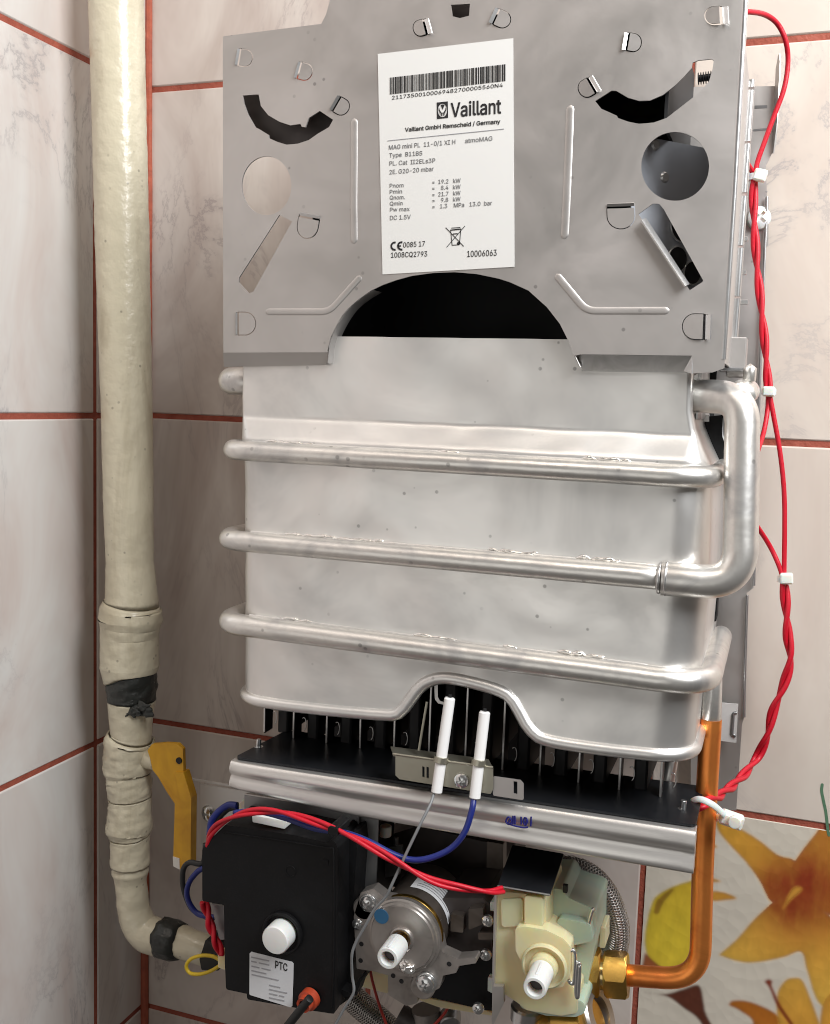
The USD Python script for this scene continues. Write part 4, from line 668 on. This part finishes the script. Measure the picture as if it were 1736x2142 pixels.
part(wv_, 'end_cover', block(b5((470, 930), (590, 935), (640, 1000), (780, 1060), (840, 1090), (835, 1330), (800, 1500), (760, 1700), (640, 1700), (480, 1200)), -.170, -.12, .003), 'teal_plastic', label='pale green rear half of the water valve'); part(wv_, 'end_cover_step', block(b5((560, 1140), (665, 1160), (800, 1190), (820, 1310), (660, 1345), (560, 1290)), -.178, -.169, .003), 'teal_plastic')
part(wv_, 'base_ring', block(b5((270, 1720), (480, 1730), (760, 1740), (760, 1830), (690, 1860), (480, 1850), (280, 1790)), -.192, -.14, .004), 'teal_plastic'); part(wv_, 'port_flange', block(b5((870, 1215), (905, 1215), (905, 1360), (865, 1360)), -.15, -.13, .001), 'cream_plastic'); part(wv_, 'vent_slot', block(b5((598, 905), (632, 912), (630, 965), (600, 960)), -.172, -.169), 'soot')
for q in (((655, 1378), (672, 1375), (688, 1420), (680, 1600), (655, 1612), (640, 1590)), ((722, 1480), (708, 1470), (698, 1560), (695, 1690), (708, 1712), (716, 1600), (722, 1480)), ((828, 1080), (812, 1090), (788, 1180), (785, 1220), (800, 1222))): part(wv_, 'spring_clip', tube(smooth_path(PX(b5(*q), VY + .004 if q[0][0] < 800 else -.176), 6), .0013, 10), 'zinc', True, 'bent wire clip')
part(wv_, 'side_tab', block(b4((1085, 1030), (1120, 1030), (1120, 1095), (1085, 1090)), VY + .02, VY + .03, .0006), 'nylon'); part(wv_, 'side_tab', block(b4((1070, 1570), (1108, 1580), (1105, 1690), (1068, 1670)), VY + .02, VY + .03, .0006), 'nylon')
part(WH, 'bracket_plate', block(b4((1118, 945), (1130, 945), (1112, 1640), (1180, 1640), (1185, 1760), (1110, 1915), (1098, 1915), (1102, 1500)), VY + .006, VY + .010), 'galvanised', label='thin grey bracket plate left of the water valve')
bcv = b5((235, 612), (608, 680), (505, 975), (128, 912)); part(WH, 'black_cover', flat(np.array([P(*bcv[0], -.165), P(*bcv[1], -.165), P(*bcv[2], -.200), P(*bcv[3], -.200)]), .0012, r=.0012), 'dark_steel', label='black cover plate above the water valve'); e_ = [P(*bcv[3], -.2005), P(*bcv[2], -.2005)]; part(WH, 'cover_edge', tube([e_[0], (e_[0] + e_[1]) / 2, e_[1]], .0006, 8), 'galvanised_bright')
# back plate
KY = -.016
kp = part(WH, 'back_plate', sheet([(860, 190), (1626, 180), (1624, 300), (1608, 335), (1602, 345), (1604, 410), (1608, 412), (1607, 512), (1600, 520), (1576, 1230), (1562, 1240), (1557, 1500), (1552, 1515), (1540, 1695), (1445, 1695), (1445, 1490), (900, 1480)], KY, .0014), 'galvanised', 20, 'galvanised back plate along the right side')
part(kp, 'pointed_flange', flat(np.array([P(*one(zr, x, y), KY - dy) for x, y, dy in ((1030, 735, .0), (1045, 590, .004), (1060, 575, .006), (1068, 660, .008), (1055, 1000, .008), (1045, 1330, .008), (995, 1640, .004), (965, 1645, 0), (1022, 1000, 0))]), .0008), 'galvanised', label='pointed upright flange at the top of the back plate')
for q in (((800, 1130), (935, 1125), (935, 1155), (800, 1165)), ((785, 1385), (940, 1370), (940, 1395), (785, 1405)), ((705, 1270), (760, 1285), (750, 1305), (705, 1320)), ((895, 1470), (925, 1480), (910, 1530)), ((890, 2040), (940, 2045), (930, 2060))): part(kp, 'stamped_slot', sheet(zr(*q), KY - .0002, .0003, r=.0004), 'galvanised_dark', False)
part(kp, 'edge_fold', [tube(PX([(1604, 412), (1603, 470), (1600, 515), (1589, 800), (1577, 1225)], KY - .003), .0011, 8), tube(PX([(1563, 1245), (1558, 1420), (1557, 1500)], KY - .002), .0011, 8)], 'galvanised_bright', True); part(kp, 'screw', screw(P(1587, 457, KY), FW + A3(.15, 0, 0), .0088, .9), 'white_plastic', label='white cross-head screw')
tb = part(kp, 'slotted_tab', sheet([(1508, 1470), (1544, 1473), (1540, 1554), (1503, 1549)], KY - .012, .001), 'white_sheet', label='small pale tab with an oval slot'); part(kp, 'tab_slot', [tube(fillet(PX([(1541, 1490), (1534, 1492), (1531, 1535), (1539, 1540)], KY - .0125), .003), .0012, 8)], 'galvanised_dark', True)
part(WH, 'sensor_housing', [block([(1470, 872), (1540, 865), (1545, 950), (1498, 965), (1468, 905)], -.10, -.06, .002), block([(1580, 885), (1592, 882), (1590, 925), (1578, 950)], -.10, -.06, .002)], 'black_plastic', label='black sensor behind the thick tube'); part(WH, 'sensor_clip', [tube(smooth_path(PX(z6((1185, 300), (1160, 315), (1155, 400), (1165, 440)), -.102)), .0006, 8), block(z6((1045, 300), (1080, 298), (1080, 335), (1050, 335)), -.11, -.108, .0004)], 'galvanised_bright'); part(WH, 'dark_rear_box', block([(1470, 1235), (1502, 1235), (1498, 1300), (1475, 1300)], -.07, -.05, .001), 'black_plastic')

# ================================================================ hoses and fittings below
def hose(name, pts, r, label, n_str=12, Y=None):
    t = Thing(name, label, 'hose', pts[0]); p = smooth_path(pts, 14); part(t, 'core', tube(p, r * .93, 16), 'control_dark', True)
    L = np.r_[0, np.cumsum(np.linalg.norm(np.diff(p, axis=0), axis=1))]; s = np.arange(0, L[-1], .0011); pp = np.c_[[np.interp(s, L, p[:, k]) for k in range(3)]].T; T, U, V = frames(pp); st = []
    for d in (1, -1):
        for k in range(n_str):
            a = d * s / .022 * 2 * np.pi + k * 2 * np.pi / n_str; rr = r * (1 + .03 * np.sin(a * n_str * .5 * d)); st.append(tube(pp + rr[:, None] * (np.cos(a)[:, None] * U + np.sin(a)[:, None] * V),   .00070, 4, flatten=1.0))
    part(t, 'braid', st, 'braid_steel', True, kind='stuff'); return t
hp_ = b5((480, 800), (560, 785), (640, 785), (730, 810), (830, 875), (915, 985), (968, 1120), (988, 1230), (980, 1330), (955, 1400), (900, 1500)); hs_ = hose('braided_hose', [P(u, v, -.115) for u, v in hp_], .0090, 'braided steel hose arching behind the water valve')
fb = [P(*one(b4, x, y), -.13) for x, y in ((90, 1720), (190, 1810), (300, 1900), (420, 2020))]; h2 = hose('braided_hose', fb, .0095, 'short braided steel hose at the bottom edge below the black box')
q = [P(*one(b4, x, y), -.135) for x, y in ((620, 1800), (640, 1990))]; tt = Thing('pipe_fitting', 'dark steel fitting under the gas valve at the bottom edge', 'fitting', q[1]); part(tt, 'collar', tube([q[0], (q[0] + q[1]) / 2, q[1]], [.0110, .0125, .0125], 24), 'valve_body'); part(tt, 'hex_nut', hexnut(P(*one(b4, 430, 1840), -.14), (1, 0, -.4), .0085, .014), 'control_dark'); part(tt, 'ferrule', cyl(P(*one(b4, 800, 1830), -.13), (.3, -1, -.3), .008, .012), 'galvanised_dark')
tt = Thing('water_connection', 'brass and steel water connection under the cream valve', 'fitting', P(1140, 2142, -.15)); part(tt, 'steel_collar', [cyl(P(*one(b5, 350, 1770), -.165), (0, 0, -1), .0125, .012, 26), cyl(P(*one(b5, 365, 1830), -.165), (0, 0, -1), .0095, .03, 26)], 'zinc'); part(tt, 'brass_nut', hexnut(P(*one(b5, 600, 1960), -.17), A3(.75, -.1, .42), .021, .024, .3), 'brass'); part(tt, 'brass_cone', cyl(P(*one(b5, 420, 1960), -.165), A3(.8, 0, .3), .0145, .03), 'brass'); part(tt, 'steel_ring', ring(P(*one(b5, 770, 1860), -.16), A3(.75, -.1, .42), .012, .021, .012, 26), 'valve_metal')

# ================================================================ wires and ties
def wire(name, pts, r, m_, label, Y=None, smoothn=10, cat='wire', **k):
    q = [P(u, v, y) for u, v, y in pts]; single(name, tube(smooth_path(q, smoothn), r, 10), m_, label, cat, q[0], True, **k)
def b3y(Y, *pts): return [(u, v, Y) for u, v in b3(*pts)]
def b4y(Y, *pts): return [(u, v, Y) for u, v in b4(*pts)]
gw = [(909, 1655, EY - .005), (900, 1682, -.225), (880, 1722, -.232), (852, 1780, -.236)] + b4y(-.240, (380, 890), (330, 990), (250, 1080), (170, 1220), (110, 1330), (85, 1420)) + b3y(-.236, (1390, 1560), (1400, 1680), (1330, 1800), (1260, 1930)); wire('ignition_lead', gw, .0010, 'grey_wire', 'thin grey lead running down from the left white electrode', cat='wire')
gk = gw[4]; single('lead_knot', [tube([P(gk[0] - 10, gk[1] + 6, -.242), P(gk[0] + 14, gk[1] + 14, -.242)], .0009, 8), tube([P(gk[0] - 6, gk[1] + 16, -.242), P(gk[0] + 8, gk[1] + 2, -.242)], .0016, 8)], 'grey_wire', 'small grey clamp on the thin grey lead', 'clamp') if False else None
bw = [(991, 1668, EY - .005), (987, 1695, -.222), (972, 1740, -.225), (945, 1773, -.226), (905, 1793, -.228), (865, 1799, -.230), (825, 1788, -.233), (770, 1760, -.235), (720, 1742, -.236), (660, 1733, -.235), (600, 1712, -.232), (540, 1697, -.228), (490, 1700, -.226)]; wire('ignition_lead', bw, .0021, 'blue_wire', 'blue lead curving left from the right white electrode')
rw_ = [(432, 1778, -.222), (440, 1745, -.226), (468, 1718, -.231), (520, 1699, -.235), (590, 1699, -.237), (680, 1727, -.240), (750, 1757, -.241), (820, 1797, -.241), (900, 1840, -.238), (970, 1858, -.232), (1025, 1865, -.222), (1052, 1861, -.212)]
def twin(name, pts, r, pitch, label, loose=.95, base=None):
    q = [P(*p) for p in pts]; t = Thing(name, label, 'cable', q[0]); 
    for m in twisted(q, r, pitch, loose=loose): part(t, 'strand', m, 'red_wire', True)
twin('red_cable', rw_, .0015, .10, 'red twisted cable sagging across the black box to the water valve')
wire('box_wire', [(430, 1765, -.2)] + b3y(-.2, (310, 745), (215, 742), (170, 790), (165, 900), (195, 1010), (240, 1085), (320, 1130), (380, 1150)), .0021, 'black_rubber', 'black wire looping out of the left side of the black box'); wire('box_wire', b3y(-.203, (320, 780), (270, 810), (215, 880), (195, 960), (215, 1040), (270, 1110), (340, 1130), (400, 1140)), .0021, 'blue_wire', 'blue wire looping beside the black wire left of the box')
wire('yellow_wire', b3y(-.205, (440, 1450), (380, 1420), (300, 1415), (225, 1440), (190, 1490), (215, 1540), (280, 1550), (360, 1530), (430, 1490)), .0014, 'yellow_wire', 'thin yellow wire loop at the lower left of the box')
twin('red_cable', [(u, v, -.214) for u, v in b3((315, 1020), (340, 1100), (365, 1200), (395, 1290), (430, 1370), (445, 1410))], .0019, .03, 'short red twisted cable down the notch of the black box'); wire('box_wire', b3y(-.19, (560, 330), (500, 325), (440, 360), (400, 400), (370, 450), (360, 540)), .0026, 'blue_wire', 'dark blue wire bundle at the top left of the black box'); wire('box_wire', b3y(-.187, (560, 345), (500, 350), (450, 390), (420, 430), (385, 500), (360, 580)), .0024, 'black_rubber', 'black wire under the blue bundle at the top of the box')
q = [P(u, v, BY - .010) for u, v in b3((1085, 1725), (1050, 1765), (990, 1840), (920, 1930), (860, 2010))]; single('supply_cable', tube(smooth_path(q, 8), .0030, 14), 'black_rubber', 'black cable leaving the brown red grommet downwards', 'cable', q[0], True)
wire('thin_wire', b4y(-.165, (215, 1510), (240, 1620), (280, 1760), (330, 1900), (350, 1960)), .0011, 'dark_red_wire', 'thin red wire hanging below the gas valve, left one'); wire('thin_wire', b4y(-.165, (785, 1750), (770, 1810), (725, 1870), (660, 1940)), .0011, 'dark_red_wire', 'thin red wire below the black switch box, right one')
# red sensor cable at the right
RY = -.05
wire('sensor_wire', [(1540, 28, -.09), (1566, 25, -.085), (1600, 31, -.07), (1626, 50, -.06), (1643, 85, -.055), (1648, 130, -.05), (1640, 185, -.05), (1620, 240, -.05), (1598, 300, -.05), (1584, 340, -.05), (1580, 368, -.05)], .0018, 'red_wire', 'red wire arching out over the top right of the hood'); wire('sensor_wire', [(1535, 290, -.08), (1549, 312, -.075), (1562, 340, -.06), (1574, 360, -.05), (1578, 368, -.05)], .0018, 'red_wire', 'short red wire coming from behind the hood edge to the top tie')
twin('red_cable', [(u, v, RY) for u, v in ((1579, 366), (1576, 410), (1578, 470), (1582, 540), (1590, 620), (1598, 700), (1604, 770), (1608, 825))], .0017, .066, 'red twisted cable hanging between the two upper ties')
wire('sensor_wire', [(1607, 822, RY), (1605, 860, RY), (1597, 905, RY - .01), (1584, 945, RY - .03)], .0018, 'red_wire', 'short red wire branching left below the second tie'); wire('sensor_wire', [(1609, 822, RY), (1618, 870, RY), (1632, 950, RY), (1640, 1030, RY), (1641, 1110, RY), (1640, 1210, RY)], .0018, 'red_wire', 'long single red wire hanging between the second and third tie'); wire('sensor_wire', [(1566, 1078, RY - .03), (1585, 1103, RY - .01), (1610, 1142, RY), (1628, 1180, RY), (1638, 1210, RY)], .0018, 'red_wire', 'red wire slanting from behind the thick tube to the third tie')
twin('red_cable', [(1639, 1208, RY), (1644, 1270, RY), (1648, 1330, RY), (1653, 1380, RY), (1640, 1430, RY), (1618, 1485, RY), (1604, 1540, RY), (1580, 1590, RY), (1545, 1632, -.08), (1508, 1662, -.12), (1478, 1678, -.15), (1455, 1690, -.155), (1440, 1698, -.15)], .00195, .060, 'red twisted cable curving down to the copper pipe')
def tie(label, u, v, Y, w, h, hu, hv, hw, hh, ang=0):
    t = Thing('cable_tie', label, 'cable tie', P(u, v, Y), group='white cable ties on the red cables'); c = P(u, v, Y); part(t, 'band', ring(c + A3(0, 0, -h / 2), (0, 0, 1), w * .8, w, h, 22), 'nylon')
    q = P(hu, hv, Y - .003); m = rbox(-A3(hw, .003, hh), A3(hw, .003, hh), .0012); m.apply_transform(trimesh.transformations.rotation_matrix(math.radians(ang), (0, 1, 0))); m.apply_translation(q); part(t, 'head', m, 'nylon')
tie('white cable tie uppermost on the red cable beside the hood', 1579, 371, RY, .0052, .0045, 1590, 367, .0046, .0042, 15); tie('white cable tie on the red cable beside the bend of the thick tube', 1608, 820, RY, .0052, .0042, 1608, 819, .0044, .0036); tie('white cable tie where the slanting red wire joins, beside the thick tube', 1641, 1212, RY, .0050, .0042, 1645, 1210, .0046, .0040, -5)
t = Thing('cable_tie', 'large white cable tie strapping the red cable to the copper pipe', 'cable tie', P(1520, 1710, -.15), group='white cable ties on the red cables')
sp = smooth_path([P(1440, 1690, -.150), P(1448, 1676, -.158), P(1465, 1672, -.162), P(1490, 1683, -.162), P(1508, 1698, -.158), P(1522, 1712, -.152)], 8); sp2 = smooth_path([P(1522, 1713, -.150), P(1505, 1708, -.142), P(1494, 1716, -.132), P(1485, 1724, -.122)], 8)
for q in (sp, sp2): part(t, 'strap', tube(q, .0022, 10, flatten=.5), 'nylon', True)
m = rbox(-A3(.0078, .004, .0050), A3(.0078, .004, .0050), .0022); m.apply_transform(trimesh.transformations.rotation_matrix(.2, (0, 1, 0))); m.apply_translation(P(1530, 1714, -.152)); part(t, 'head', m, 'nylon'); part(t, 'head', cyl(P(1537, 1717, -.157), FW, .0042, .004, 18), 'nylon')
# threaded wall hook seen through the right curved slot
q0, q1 = P(*one(z2, 1020, 428), -.012), P(*one(z2, 1105, 416), -.012); d = q1 - q0; L = np.linalg.norm(d)
t = Thing('wall_screw', 'dark threaded screw on the wall seen through the right curved slot', 'screw', q0); part(t, 'shank', tube([q0, q0 + d * .5, q1 + d * .6], .0026, 12), 'dark_steel'); part(t, 'thread', [ring(q0 + d * k * .16, d, .0024, .0046, L * .06, 14) for k in range(8)], 'dark_steel')
